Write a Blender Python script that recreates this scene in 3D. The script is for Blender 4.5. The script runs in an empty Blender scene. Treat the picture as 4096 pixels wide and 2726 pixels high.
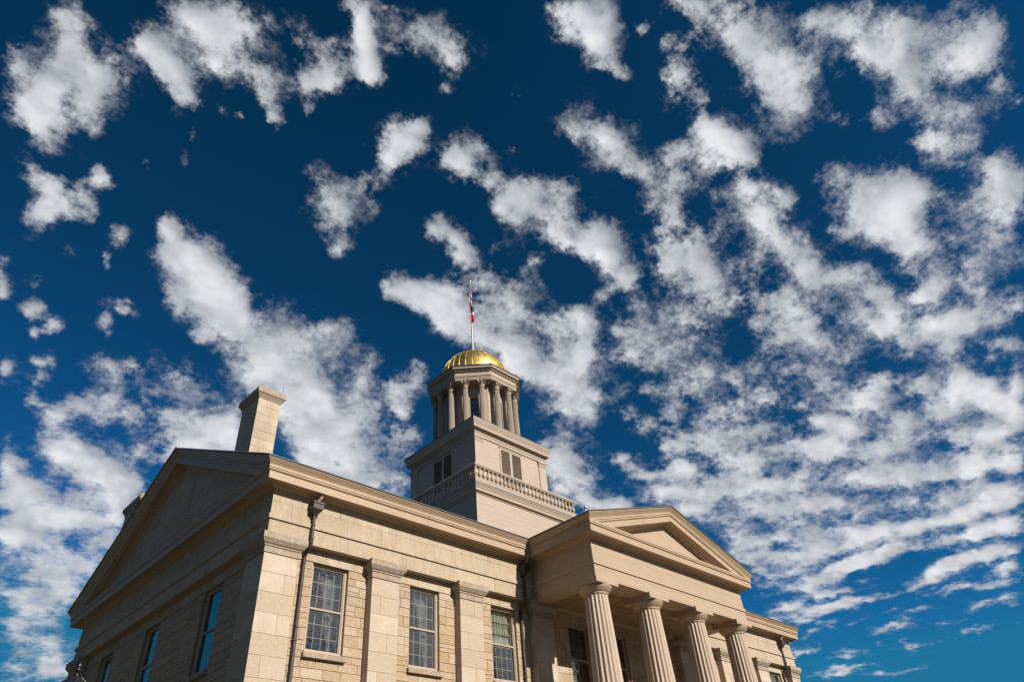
import bpy, math, random
import numpy as np
from mathutils import Vector, Matrix
R = math.radians
S = bpy.context.scene
COL = S.collection
random.seed(7)

# ------------------------------------------------------------------ camera
EYE = Vector((-9.7289, -20.5608, 1.6999))
YAW, PITCH, ROLL, FPX = -0.8294, 0.6745, -0.0921, 2740.9
fwd = Vector((-math.sin(YAW) * math.cos(PITCH), math.cos(YAW) * math.cos(PITCH), math.sin(PITCH)))
rt = fwd.cross(Vector((0, 0, 1))).normalized()
upv = rt.cross(fwd)
rt2 = rt * math.cos(ROLL) + upv * math.sin(ROLL)
up2 = -rt * math.sin(ROLL) + upv * math.cos(ROLL)
cam = bpy.data.objects.new('camera', bpy.data.cameras.new('camera'))
COL.objects.link(cam)
M = Matrix((rt2, up2, -fwd)).transposed().to_4x4()
M.translation = EYE
cam.matrix_world = M
cam.data.sensor_width = 36.0
cam.data.lens = FPX / 4096 * 36.0
cam.data.clip_start = 0.1
cam.data.clip_end = 60000
S.camera = cam

# ------------------------------------------------------------------ light
S.view_settings.view_transform = 'Standard'
S.view_settings.look = 'None'
S.view_settings.gamma = 1
S.view_settings.exposure = 0.44
SUN_TRAVEL = Vector((-0.09, 1.0, -0.60)).normalized()
sl = bpy.data.lights.new('sun', 'SUN')
sl.energy = 5.0
sl.angle = R(0.53)
sl.color = (0.985, 0.93, 0.855)
sun = bpy.data.objects.new('sun', sl)
COL.objects.link(sun)
sun.rotation_euler = SUN_TRAVEL.to_track_quat('-Z', 'Y').to_euler()
SUN_EL = math.asin(-SUN_TRAVEL.z)
SUN_AZ = math.atan2(-SUN_TRAVEL.x, -SUN_TRAVEL.y)
W_ = bpy.data.worlds.new('World')
S.world = W_
W_.use_nodes = True
nt = W_.node_tree
nt.nodes.clear()
wo = nt.nodes.new('ShaderNodeOutputWorld')
bg = nt.nodes.new('ShaderNodeBackground')
sky = nt.nodes.new('ShaderNodeTexSky')
sky.sky_type = 'NISHITA'
sky.sun_disc = False
sky.sun_elevation = SUN_EL
sky.sun_rotation = SUN_AZ
sky.altitude = 200
sky.air_density = 1.0
sky.dust_density = 0.3
sky.ozone_density = 3.0
# polarised look: deepen each channel of the sky's own colour
sep = nt.nodes.new('ShaderNodeSeparateColor')
com = nt.nodes.new('ShaderNodeCombineColor')
nt.links.new(sky.outputs[0], sep.inputs[0])
for ch, (gain, gam) in enumerate(SKYCH := ((0.042, 1.6), (0.30, 1.45), (0.245, 1.74))):
    pw = nt.nodes.new('ShaderNodeMath'); pw.operation = 'POWER'
    nt.links.new(sep.outputs[ch], pw.inputs[0]); pw.inputs[1].default_value = gam
    ml = nt.nodes.new('ShaderNodeMath'); ml.operation = 'MULTIPLY'
    nt.links.new(pw.outputs[0], ml.inputs[0]); ml.inputs[1].default_value = gain
    mn = nt.nodes.new('ShaderNodeMath'); mn.operation = 'MINIMUM'
    nt.links.new(ml.outputs[0], mn.inputs[0]); mn.inputs[1].default_value = (0.24, 1.75, 3.45)[ch]
    nt.links.new(mn.outputs[0], com.inputs[ch])
nt.links.new(com.outputs[0], bg.inputs[0])
bg.inputs[1].default_value = 0.0737
nt.links.new(bg.outputs[0], wo.inputs[0])

# ------------------------------------------------------------------ helpers
def tag(o, label=None, cat=None, group=None, kind=None):
    if label: o['label'] = label
    if cat: o['category'] = cat
    if group: o['group'] = group
    if kind: o['kind'] = kind
    return o

class MB:
    def __init__(s):
        s.v = []; s.f = []; s.m = []; s.t = []; s.sm = []
    def add(s, vs, fs, m=0, t=None, smooth=False):
        b = len(s.v)
        s.v.extend(vs)
        tt = random.random() if t is None else t
        for f in fs:
            s.f.append([i + b for i in f]); s.m.append(m); s.t.append(tt); s.sm.append(smooth)
    def box(s, x0, x1, y0, y1, z0, z1, m=0, t=0.5):
        v = [(x0,y0,z0),(x1,y0,z0),(x1,y1,z0),(x0,y1,z0),(x0,y0,z1),(x1,y0,z1),(x1,y1,z1),(x0,y1,z1)]
        s.add(v, [(0,3,2,1),(4,5,6,7),(0,1,5,4),(1,2,6,5),(2,3,7,6),(3,0,4,7)], m, t)
    def cbox(s, x0, x1, y0, y1, z0, z1, c=0.006, m=0, t=None, jit=0.0):
        # chamfered block
        if x1 - x0 < 3*c or y1 - y0 < 3*c or z1 - z0 < 3*c:
            return s.box(x0, x1, y0, y1, z0, z1, m, random.random() if t is None else t)
        X = (x0, x1); Y = (y0, y1); Z = (z0, z1)
        vs = []; idx = {}
        for i in (0, 1):
            for j in (0, 1):
                for k in (0, 1):
                    jx, jy, jz = (random.uniform(-jit, jit) for _ in range(3))
                    ax, ay, az = X[i]+jx, Y[j]+jy*0.5, Z[k]+jz
                    sx, sy, sz = (1-2*i)*c, (1-2*j)*c, (1-2*k)*c
                    idx[i,j,k,0] = len(vs); vs.append((ax, ay+sy, az+sz))
                    idx[i,j,k,1] = len(vs); vs.append((ax+sx, ay, az+sz))
                    idx[i,j,k,2] = len(vs); vs.append((ax+sx, ay+sy, az))
        g = lambda i, j, k, a: idx[i, j, k, a]
        fs = []
        for i in (0, 1):
            q = [g(i,0,0,0), g(i,1,0,0), g(i,1,1,0), g(i,0,1,0)]; fs.append(q if i else q[::-1])
            q = [g(0,i,0,1), g(0,i,1,1), g(1,i,1,1), g(1,i,0,1)]; fs.append(q if i else q[::-1])
            q = [g(0,0,i,2), g(1,0,i,2), g(1,1,i,2), g(0,1,i,2)]; fs.append(q if i else q[::-1])
        for a in (0, 1):
            for b in (0, 1):
                q = [g(a,b,0,0), g(a,b,1,0), g(a,b,1,1), g(a,b,0,1)]; fs.append(q if (a+b) % 2 == 0 else q[::-1])
                q = [g(a,0,b,0), g(a,0,b,2), g(a,1,b,2), g(a,1,b,0)]; fs.append(q if (a+b) % 2 == 0 else q[::-1])
                q = [g(0,a,b,1), g(1,a,b,1), g(1,a,b,2), g(0,a,b,2)]; fs.append(q if (a+b) % 2 == 0 else q[::-1])
        for i in (0, 1):
            for j in (0, 1):
                for k in (0, 1):
                    q = [g(i,j,k,0), g(i,j,k,1), g(i,j,k,2)]; fs.append(q if (i+j+k) % 2 == 0 else q[::-1])
        s.add(vs, fs, m, t)
    def grid(s, P, m=0, t=0.5, smooth=True, closed=False, flip=False):
        # P: list of rows of points
        n = len(P[0]); vs = [p for row in P for p in row]; fs = []
        for a in range(len(P) - 1):
            for b in range(n if closed else n - 1):
                b2 = (b + 1) % n
                q = (a*n+b, a*n+b2, (a+1)*n+b2, (a+1)*n+b)
                fs.append(q[::-1] if flip else q)
        s.add(vs, fs, m, t, smooth)
    def lathe(s, cx, cy, prof, n=32, m=0, t=0.5, smooth=True, cap=True):
        P = [[(cx + r*math.cos(2*math.pi*k/n), cy + r*math.sin(2*math.pi*k/n), z) for k in range(n)] for r, z in prof]
        s.grid(P, m, t, smooth, closed=True)
        if cap:
            s.add(P[-1], [tuple(range(n))], m, t)
            s.add(P[0], [tuple(range(n))[::-1]], m, t)
    def tube(s, pts, r, n=10, m=0, t=0.5, smooth=True):
        P = []
        pts = [Vector(p) for p in pts]
        u = None
        for i, p in enumerate(pts):
            d = (pts[min(i+1, len(pts)-1)] - pts[max(i-1, 0)]).normalized()
            if u is None:
                u = d.cross(Vector((0.3, 1, 0.1))).normalized()
            u = (u - d * u.dot(d)).normalized()
            w = d.cross(u)
            rr = r[i] if isinstance(r, (list, tuple)) else r
            P.append([tuple(p + (u*math.cos(2*math.pi*k/n) + w*math.sin(2*math.pi*k/n))*rr) for k in range(n)])
        s.grid(P, m, t, smooth, closed=True)
        s.add(P[-1], [tuple(range(n))], m, t); s.add(P[0], [tuple(range(n))[::-1]], m, t)
    def sphere(s, c, r, n=12, m=0, sz=1.0):
        prof = [(max(1e-4, r*math.sin(math.pi*k/n)), c[2] - r*sz*math.cos(math.pi*k/n)) for k in range(n+1)]
        s.lathe(c[0], c[1], prof, n*2, m, cap=False)
    def sweep(s, path, prof, closed=False, m=0, t=0.5, smooth=False, d0=None, d1=None):
        # path in plan, outward is to the RIGHT of travel; prof = [(out, z)]
        n = len(path); V = [Vector(p).to_2d() if len(p) == 2 else Vector(p) for p in path]
        mit = []
        for i in range(n):
            a = V[i] - V[i-1] if (i > 0 or closed) else None
            b = V[(i+1) % n] - V[i] if (i < n-1 or closed) else None
            na = Vector((a.y, -a.x)).normalized() if a is not None else None
            nb = Vector((b.y, -b.x)).normalized() if b is not None else None
            if na is None: mm = Vector(d0) if d0 else nb
            elif nb is None: mm = Vector(d1) if d1 else na
            else:
                mm = na + nb; mm = mm / (mm.dot(na))
            mit.append(mm)
        P = [[(V[i].x + mit[i].x*o, V[i].y + mit[i].y*o, z) for i in range(n)] for o, z in prof]
        s.grid(P, m, t, smooth, closed=closed)
    def build(s, name, mats, parent=None, inv=None, link=True):
        me = bpy.data.meshes.new(name)
        me.from_pydata([tuple(v) for v in s.v], [], s.f)
        for mt in (mats if isinstance(mats, (list, tuple)) else [mats]): me.materials.append(mt)
        me.polygons.foreach_set('material_index', s.m)
        me.polygons.foreach_set('use_smooth', s.sm)
        at = me.attributes.new('tone', 'FLOAT', 'FACE')
        at.data.foreach_set('value', s.t)
        me.update()
        o = bpy.data.objects.new(name, me)
        COL.objects.link(o)
        if parent: o.parent = parent
        if inv: o.matrix_parent_inverse = inv
        return o

def empty(name, loc, label, cat, group=None):
    o = bpy.data.objects.new(name, None)
    COL.objects.link(o); o.location = loc
    return tag(o, label, cat, group)

def copy_tree(o, parent=None):
    c = o.copy(); COL.objects.link(c)
    if parent is not None: c.parent = parent
    for ch in list(o.children): copy_tree(ch, c)
    return c

# ------------------------------------------------------------------ materials
def new_mat(name):
    m = bpy.data.materials.new(name); m.use_nodes = True
    nt = m.node_tree
    return m, nt, nt.nodes['Principled BSDF']
def N(nt, typ, **kw):
    n = nt.nodes.new(typ)
    for k, v in kw.items():
        if k.startswith('i_'):
            key = k[2:]
            key = int(key) if key.isdigit() else key.replace('_', ' ')
            n.inputs[key].default_value = v
        else: setattr(n, k, v)
    return n
def L(nt, a, b): nt.links.new(a, b)
def math_n(nt, op, a, b=None, c=None, clamp=False):
    n = N(nt, 'ShaderNodeMath', operation=op); n.use_clamp = clamp
    for i, x in enumerate((a, b, c)):
        if x is None: continue
        if isinstance(x, (int, float)): n.inputs[i].default_value = x
        else: L(nt, x, n.inputs[i])
    return n.outputs[0]
def mixc(nt, fac, a, b, blend='MIX'):
    n = N(nt, 'ShaderNodeMix', data_type='RGBA', blend_type=blend)
    for i, x in ((0, fac), (6, a), (7, b)):
        if isinstance(x, (int, float)): n.inputs[i].default_value = x
        elif isinstance(x, tuple): n.inputs[i].default_value = (*x, 1) if len(x) == 3 else x
        else: L(nt, x, n.inputs[i])
    return n.outputs[2]
def pos(nt, scale=(1,1,1)):
    g = N(nt, 'ShaderNodeNewGeometry'); mp = N(nt, 'ShaderNodeMapping')
    L(nt, g.outputs['Position'], mp.inputs[0]); mp.inputs['Scale'].default_value = scale
    return mp.outputs[0]
def noise(nt, vec, scale, detail=4, rough=0.55, out='Fac'):
    n = N(nt, 'ShaderNodeTexNoise'); L(nt, vec, n.inputs['Vector'])
    n.inputs['Scale'].default_value = scale; n.inputs['Detail'].default_value = detail; n.inputs['Roughness'].default_value = rough
    return n.outputs[out]
def ramp(nt, x, a, b, lo=0.0, hi=1.0):
    n = N(nt, 'ShaderNodeMapRange', interpolation_type='SMOOTHSTEP')
    L(nt, x, n.inputs[0])
    for i, v in ((1, a), (2, b), (3, lo), (4, hi)): n.inputs[i].default_value = v
    return n.outputs[0]
def bump(nt, bs, h, strength=0.4, dist=0.01):
    b = N(nt, 'ShaderNodeBump'); b.inputs['Strength'].default_value = strength; b.inputs['Distance'].default_value = dist
    L(nt, h, b.inputs['Height']); L(nt, b.outputs[0], bs.inputs['Normal'])

def stone(name, ca, cb, streak=0.0, rough_amt=1.0, ochre=0.25):
    ca = tuple(0.69*x for x in ca); cb = tuple(0.69*x for x in cb)
    m, nt, bs = new_mat(name)
    at = N(nt, 'ShaderNodeAttribute', attribute_name='tone')
    p = pos(nt)
    c = mixc(nt, at.outputs['Fac'], ca, cb)
    # a few blocks strongly ochre
    h = math_n(nt, 'FRACT', math_n(nt, 'MULTIPLY', at.outputs['Fac'], 17.31))
    oc = ramp(nt, h, 0.80, 0.9)
    c = mixc(nt, math_n(nt, 'MULTIPLY', oc, ochre), c, (0.35, 0.22, 0.09))
    n1 = noise(nt, p, 1.3, 6, 0.6)
    c = mixc(nt, ramp(nt, n1, 0.38, 0.66, 0, 0.7), c, tuple(x*y for x, y in zip(ca, (0.86, 0.76, 0.62))))
    n2 = noise(nt, p, 9, 5, 0.65)
    c = mixc(nt, ramp(nt, n2, 0.46, 0.66, 0, 0.6), c, (0.49, 0.41, 0.32))
    n3 = noise(nt, p, 38, 3, 0.7)
    c = mixc(nt, ramp(nt, n3, 0.30, 0.60, 0.55 * rough_amt, 0), c, (0.165, 0.117, 0.07))
    n5 = noise(nt, p, 4.3, 4, 0.7)
    c = mixc(nt, ramp(nt, n5, 0.58, 0.74, 0, 0.5), c, (0.28, 0.175, 0.08))
    if streak:
        ps = pos(nt, (2.2, 2.2, 0.5))
        n4 = noise(nt, ps, 1.7, 6, 0.7)
        c = mixc(nt, ramp(nt, n4, 0.45, 0.75, 0, streak), c, (0.185, 0.14, 0.097))
    n6 = noise(nt, pos(nt, (1, 1, 0.7)), 0.75, 6, 0.7)
    c = mixc(nt, ramp(nt, n6, 0.50, 0.68, 0, 0.55), c, (0.29, 0.235, 0.175))
    n8 = noise(nt, p, 2.6, 6, 0.75)
    c = mixc(nt, ramp(nt, n8, 0.60, 0.70, 0, 0.5), c, (0.24, 0.18, 0.12))
    L(nt, c, bs.inputs['Base Color'])
    bs.inputs['Roughness'].default_value = 0.9
    bs.inputs['Specular IOR Level'].default_value = 0.2
    hh = math_n(nt, 'ADD', math_n(nt, 'MULTIPLY', n3, 0.5), n2)
    bump(nt, bs, hh, 0.55 * rough_amt, 0.02)
    return m

def paint(name, col, boards=0.0, rough=0.55, dirt=0.15, pitch=0.3, joints=0):
    col = tuple(0.69*x for x in col)
    m, nt, bs = new_mat(name)
    p = pos(nt)
    n1 = noise(nt, p, 0.9, 5, 0.6)
    c = mixc(nt, ramp(nt, n1, 0.35, 0.75, 0, dirt), col, tuple(x*0.72 for x in col))
    ps = pos(nt, (3.0, 3.0, 0.5))
    n2 = noise(nt, ps, 3.0, 5, 0.65)
    c = mixc(nt, ramp(nt, n2, 0.5, 0.75, 0, dirt*1.4), c, tuple(x*y for x, y in zip(col, (0.70, 0.66, 0.58))))
    h = noise(nt, p, 30, 3, 0.6)
    if boards:
        sx = N(nt, 'ShaderNodeSeparateXYZ'); L(nt, p, sx.inputs[0])
        zz = math_n(nt, 'DIVIDE', sx.outputs['Z'], pitch)
        row = math_n(nt, 'FLOOR', zz); fr = math_n(nt, 'FRACT', zz)
        line = math_n(nt, 'LESS_THAN', fr, 0.018 / pitch)
        cb = N(nt, 'ShaderNodeCombineXYZ')
        L(nt, math_n(nt, 'MULTIPLY', math_n(nt, 'ADD', sx.outputs['X'], sx.outputs['Y']), 0.45), cb.inputs[0]); L(nt, math_n(nt, 'MULTIPLY', row, 7.7), cb.inputs[1])
        mk = ramp(nt, noise(nt, cb.outputs[0], 1.0, 2), 0.42, 0.56)
        line = math_n(nt, 'MULTIPLY', line, mk)
        c = mixc(nt, math_n(nt, 'MULTIPLY', line, boards), c, tuple(x*0.35 for x in col))
    if joints:
        sx = N(nt, 'ShaderNodeSeparateXYZ'); L(nt, p, sx.inputs[0])
        jj = math_n(nt, 'FRACT', math_n(nt, 'DIVIDE', math_n(nt, 'ADD', sx.outputs['X'], sx.outputs['Y']), joints))
        c = mixc(nt, math_n(nt, 'MULTIPLY', math_n(nt, 'LESS_THAN', jj, 0.012/joints), 0.6), c, tuple(x*0.35 for x in col))
        n7 = noise(nt, pos(nt, (7, 7, 0.8)), 1.6, 6, 0.7)
        c = mixc(nt, ramp(nt, n7, 0.56, 0.75, 0, 0.4), c, tuple(x*0.5 for x in col))
    L(nt, c, bs.inputs['Base Color'])
    bs.inputs['Roughness'].default_value = rough
    bs.inputs['Specular IOR Level'].default_value = 0.3
    bump(nt, bs, h, 0.12, 0.004)
    return m

def plain(name, col, rough=0.6, metal=0.0, var=0.2, scale=6, bmp=0.1):
    if metal < 0.5: col = tuple(0.72*x for x in col)
    m, nt, bs = new_mat(name)
    n1 = noise(nt, pos(nt), scale, 5, 0.6)
    c = mixc(nt, ramp(nt, n1, 0.3, 0.75, 0, var), col, tuple(x*0.45 for x in col))
    L(nt, c, bs.inputs['Base Color'])
    bs.inputs['Roughness'].default_value = rough; bs.inputs['Metallic'].default_value = metal
    if bmp: bump(nt, bs, n1, bmp, 0.01)
    return m

M_wall = stone('rough limestone', (0.69, 0.545, 0.39), (0.49, 0.345, 0.21), 0.0, 1.0, 0.5)
M_pil = stone('dressed limestone', (0.77, 0.64, 0.505), (0.58, 0.46, 0.335), 0.0, 0.75, 0.0)
M_frieze = stone('weathered frieze limestone', (0.69, 0.56, 0.415), (0.55, 0.43, 0.305), 0.42, 0.5, 0.0)
M_cap = stone('grey limestone', (0.51, 0.415, 0.325), (0.44, 0.35, 0.27), 0.22, 0.9, 0.0)
M_mortar = plain('mortar', (0.36, 0.27, 0.18), 0.95, 0, 0.4, 20)
M_cornice = paint('cornice paint', (0.565, 0.405, 0.265), 0, 0.5, 0.3, joints=2.9)
M_portico = paint('portico paint', (0.57, 0.42, 0.29), 0.6, 0.5, 0.22, 0.37)
M_column = paint('column paint', (0.60, 0.46, 0.34), 0, 0.45, 0.28)
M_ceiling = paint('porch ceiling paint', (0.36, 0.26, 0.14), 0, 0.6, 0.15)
M_tower = paint('tower paint', (0.58, 0.455, 0.35), 0.65, 0.55, 0.24, 0.29)
M_trim = paint('tower trim paint', (0.54, 0.425, 0.32), 0, 0.5, 0.26)
M_roof = plain('dark roof', (0.045, 0.05, 0.06), 0.5, 0.3, 0.5)
M_lead = plain('lead flashing', (0.20, 0.225, 0.25), 0.5, 0.4, 0.5)
M_lead2 = plain('weathered lead pipe', (0.075, 0.05, 0.037), 0.55, 0.0, 0.7, 9)
M_frame = paint('window frame paint', (0.60, 0.45, 0.32), 0, 0.45, 0.2)
M_munt = plain('muntin paint', (0.50, 0.43, 0.30), 0.5, 0, 0.2)
M_louv = plain('louver paint', (0.62, 0.50, 0.39), 0.6, 0, 0.3)
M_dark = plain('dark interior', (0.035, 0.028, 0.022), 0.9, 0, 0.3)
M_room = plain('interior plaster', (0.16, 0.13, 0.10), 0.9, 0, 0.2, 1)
M_silver = plain('brushed steel', (0.42, 0.42, 0.42), 0.45, 1.0, 0.1)
M_pole = plain('white painted pole', (0.50, 0.50, 0.50), 0.3, 0.3, 0.15)
M_iron = plain('black iron', (0.006, 0.006, 0.007), 0.3, 0.0, 0.3)
M_red = plain('red flag cloth', (0.55, 0.02, 0.03), 0.8, 0, 0.2)
M_white = plain('white flag cloth', (0.78, 0.76, 0.74), 0.8, 0, 0.1)
M_blue = plain('navy flag cloth', (0.02, 0.025, 0.09), 0.8, 0, 0.2)
M_bark = plain('bark', (0.10, 0.07, 0.05), 0.9, 0, 0.5)

def gold_mat():
    m, nt, bs = new_mat('gold leaf')
    p = pos(nt)
    n1 = noise(nt, p, 2.6, 6, 0.65)
    c = mixc(nt, ramp(nt, n1, 0.35, 0.7), (0.80, 0.56, 0.18), (0.62, 0.43, 0.13))
    at = N(nt, 'ShaderNodeAttribute', attribute_name='tone')
    c = mixc(nt, math_n(nt, 'MULTIPLY', at.outputs['Fac'], 0.35), c, (0.45, 0.32, 0.09))
    L(nt, c, bs.inputs['Base Color'])
    bs.inputs['Metallic'].default_value = 1.0
    L(nt, ramp(nt, noise(nt, p, 6, 4), 0.3, 0.7, 0.36, 0.50), bs.inputs['Roughness'])
    bump(nt, bs, noise(nt, p, 7, 3), 0.06, 0.01)
    return m
M_gold = gold_mat()

def glass_mat():
    m = bpy.data.materials.new('window glass'); m.use_nodes = True
    nt = m.node_tree; nt.nodes.clear()
    out = N(nt, 'ShaderNodeOutputMaterial')
    tr = N(nt, 'ShaderNodeBsdfTransparent'); tr.inputs[0].default_value = (0.80, 0.84, 0.86, 1)
    gl = N(nt, 'ShaderNodeBsdfGlossy'); gl.inputs['Roughness'].default_value = 0.015
    gl.inputs[0].default_value = (1, 1, 1, 1)
    fr = N(nt, 'ShaderNodeFresnel'); fr.inputs[0].default_value = 1.75
    b = N(nt, 'ShaderNodeBump'); b.inputs['Strength'].default_value = 0.5; b.inputs['Distance'].default_value = 0.02
    L(nt, noise(nt, pos(nt), 2.4, 3), b.inputs['Height'])
    L(nt, b.outputs[0], gl.inputs['Normal'])
    mx = N(nt, 'ShaderNodeMixShader')
    L(nt, math_n(nt, 'MULTIPLY_ADD', fr.outputs[0], 1.25, 0.05, True), mx.inputs[0]); L(nt, tr.outputs[0], mx.inputs[1]); L(nt, gl.outputs[0], mx.inputs[2])
    L(nt, mx.outputs[0], out.inputs[0])
    return m
M_glass = glass_mat()

def cloth_mat(name, col, transl=0.3):
    m, nt, bs = new_mat(name)
    bs.inputs['Base Color'].default_value = (*col, 1); bs.inputs['Roughness'].default_value = 0.9
    n1 = noise(nt, pos(nt, (9, 9, 0.6)), 2, 3)
    L(nt, mixc(nt, ramp(nt, n1, 0.35, 0.7, 0, 0.35), col, tuple(x*0.6 for x in col)), bs.inputs['Base Color'])
    return m
M_sheer = cloth_mat('sheer curtain', (0.26, 0.265, 0.27))
M_sheerb = cloth_mat('grey lining curtain', (0.09, 0.10, 0.105))
M_fringe = cloth_mat('red curtain fringe', (0.14, 0.05, 0.045))
M_shade = cloth_mat('cream pleated shade', (0.40, 0.41, 0.29))

# ------------------------------------------------------------------ dimensions
LX, WY = 36.6, 17.95
P0, P1, PD = 12.55, 24.53, 3.562
CY = 9.19; CX = 18.3
ZA0, ZT0, ZT1, ZF1 = 11.42, 11.985, 12.135, 13.05
WALL = 0.33
ZCR = 13.82; CC = 0.68
ZAP = 18.62
BASE = (CX, 9.0, 0.0)
bld = empty('capitol_building', BASE, 'pale limestone neoclassical building with columned portico, square tower and gold dome', 'building')
INV = Matrix.Translation(-Vector(BASE))
def part(mb, name, mats): return mb.build(name, mats, bld, INV)

# ------------------------------------------------------------------ stone skin
def ashlar(mb, ax, a0, a1, zs, face, depth, lens, openings=(), gap=0.007, c=0.006, jit=0.0, m=0, sgn=1, split=0.0):
    """courses of blocks on the plane y=face (ax='x') or x=face (ax='y'); depth goes inward."""
    for k in range(len(zs) - 1):
        z0, z1 = zs[k], zs[k+1]
        segs = [(a0, a1)]
        for (o0, o1, oz0, oz1) in openings:
            if oz0 < z1 - 0.01 and oz1 > z0 + 0.01:
                ns = []
                for s0, s1 in segs:
                    if o1 <= s0 or o0 >= s1: ns.append((s0, s1)); continue
                    if o0 > s0: ns.append((s0, o0))
                    if o1 < s1: ns.append((o1, s1))
                segs = ns
        for s0, s1 in segs:
            w = s1 - s0
            if w < 0.05: continue
            cuts = [s0]
            x = s0 + random.uniform(lens[0]*0.5, lens[1])
            while x < s1 - lens[0]*0.45:
                cuts.append(x); x += random.uniform(*lens)
            cuts.append(s1)
            for a, b in zip(cuts, cuts[1:]):
                zz = [(z0, z1)]
                if split and random.random() < split and b - a < lens[1]:
                    zm = z0 + (z1 - z0) * random.uniform(0.42, 0.58); zz = [(z0, zm), (zm, z1)]
                for q0, q1 in zz:
                    g = gap / 2
                    pr = random.uniform(-0.004, 0.004) if jit else 0
                    lo, hi = (face + pr, face + depth) if sgn > 0 else (face - depth, face - pr)
                    if ax == 'x': mb.cbox(a+g, b-g, lo, hi, q0+g, q1-g, c, m, None, jit)
                    else: mb.cbox(lo, hi, a+g, b-g, q0+g, q1-g, c, m, None, jit)

def holes(mb, ax, a0, a1, z0, z1, f0, f1, openings, m=0):
    """wall body between planes f0 (outer) and f1 (inner) with real openings."""
    us = sorted({a0, a1, *[o[0] for o in openings], *[o[1] for o in openings]})
    vs = sorted({z0, z1, *[o[2] for o in openings], *[o[3] for o in openings]})
    pt = (lambda u, f, z: (u, f, z)) if ax == 'x' else (lambda u, f, z: (f, u, z))
    for i in range(len(us)-1):
        for j in range(len(vs)-1):
            cu, cv = (us[i]+us[i+1])/2, (vs[j]+vs[j+1])/2
            if any(o[0] < cu < o[1] and o[2] < cv < o[3] for o in openings): continue
            for f in (f0, f1):
                mb.add([pt(us[i], f, vs[j]), pt(us[i+1], f, vs[j]), pt(us[i+1], f, vs[j+1]), pt(us[i], f, vs[j+1])], [(0,1,2,3)], m, 0.5)
    for o in openings:
        c = [(o[0], o[2]), (o[1], o[2]), (o[1], o[3]), (o[0], o[3])]
        for (ua, za), (ub, zb) in zip(c, c[1:] + c[:1]):
            mb.add([pt(ua, f0, za), pt(ub, f0, zb), pt(ub, f1, zb), pt(ua, f1, za)], [(0,1,2,3)], m, 0.5)

def courses(z0, z1, marks, h0, h1):
    zs = [z0]
    for mk in list(marks) + [z1]:
        span = mk - zs[-1]
        if span < 0.08: continue
        n = max(1, round(span / ((h0+h1)/2)))
        hs = [random.uniform(h0, h1) for _ in range(n)]; f = span / sum(hs); z = zs[-1]
        for h in hs[:-1]: z += h*f; zs.append(z)
        zs.append(mk)
    return zs

ZW0, ZW1 = 8.14, 11.0
FW = [(x, x+1.41) for x in (2.0, 6.14, 10.30, 15.05, 17.84, 20.63, 25.35, 29.35, 33.36)]
SW = [(y, y+1.45) for y in (3.52, 8.70, 13.50)]
ZL0, ZL1 = 2.6, 5.6
front_open = [(a, b, ZW0, ZW1) for a, b in FW] + [(a, b, ZL0, ZL1) for i, (a, b) in enumerate(FW) if i != 4] + [(17.7, 19.4, 1.2, 4.6)]
side_open = [(a, b, ZW0, ZW1) for a, b in SW] + [(a, b, ZL0, ZL1) for a, b in SW]

# walls
mb = MB()
holes(mb, 'x', 0.34, LX-0.34, 0, ZA0, WALL+0.02, WALL+0.55, front_open, 1)
zs = courses(0.0, ZA0-0.42, [1.2, ZL0-0.2, ZL0, ZL1, ZW0-0.22, ZW0], 0.25, 0.40)
ashlar(mb, 'x', 0.34, LX-0.34, zs, WALL, 0.10, (0.38, 1.15), front_open + [(17.7, 19.4, 1.2, 4.6)], 0.012, 0.010, 0.006, 0, 1, 0.12)
part(mb, 'front_wall', [M_wall, M_mortar])
mb = MB()
holes(mb, 'y', 0.9, WY-0.34, 0, ZA0, WALL+0.02, WALL+0.55, side_open, 1)
ashlar(mb, 'y', 0.34, WY-0.34, zs, WALL, 0.10, (0.45, 1.3), side_open, 0.012, 0.010, 0.006, 0, 1, 0.12)
part(mb, 'side_wall', [M_wall, M_mortar])
mb = MB()
mb.box(LX-0.9, LX-0.33, 0.9, WY-0.34, 0, ZA0)
part(mb, 'side_wall', [M_wall])
mb = MB()
mb.box(0.34, LX-0.34, WY-0.9, WY-0.33, 0, ZA0)
part(mb, 'rear_wall', [M_wall])
# lintel band above the windows
mb = MB()
ashlar(mb, 'x', 0.34, LX-0.34, [ZW1, ZA0-0.005], WALL-0.03, 0.2, (1.6, 2.8), (), 0.006, 0.006, 0, 0)
ashlar(mb, 'y', 0.55, WY-0.34, [ZW1, ZA0-0.005], WALL-0.03, 0.2, (1.6, 2.8), (), 0.006, 0.006, 0, 0)
part(mb, 'lintel_band', [M_frieze])
# stone entablature: architrave, taenia, frieze
mb = MB()
def stone_ent(ax, a0, a1, face, sgn=1):
    D = 0.30
    if ax == 'x': mb.box(a0+0.02, a1-0.02, face+0.014 if sgn > 0 else face-D, face+D if sgn > 0 else face-0.014, ZA0+0.004, ZF1, 1)
    else: mb.box(face+0.014 if sgn > 0 else face-D, face+D if sgn > 0 else face-0.014, a0, a1, ZA0+0.004, ZF1, 1)
    ashlar(mb, ax, a0, a1, [ZA0, ZT0], face, 0.34, (1.5, 2.7), (), 0.005, 0.004, 0, 0, sgn)
    ashlar(mb, ax, a0, a1, [ZT1, 12.63, ZF1], face, 0.34, (1.3, 2.4), (), 0.005, 0.004, 0, 0, sgn)
stone_ent('x', 0, P0, 0.0)
stone_ent('x', P1, LX, 0.0)
stone_ent('x', P0, P1, 0.004)
stone_ent('y', 0.345, WY, 0.0)
stone_ent('y', 0.345, WY, LX, -1)
stone_ent('x', 0.345, LX-0.345, WY, -1)
part(mb, 'stone_entablature', [M_frieze, M_mortar])
mb = MB()
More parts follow.
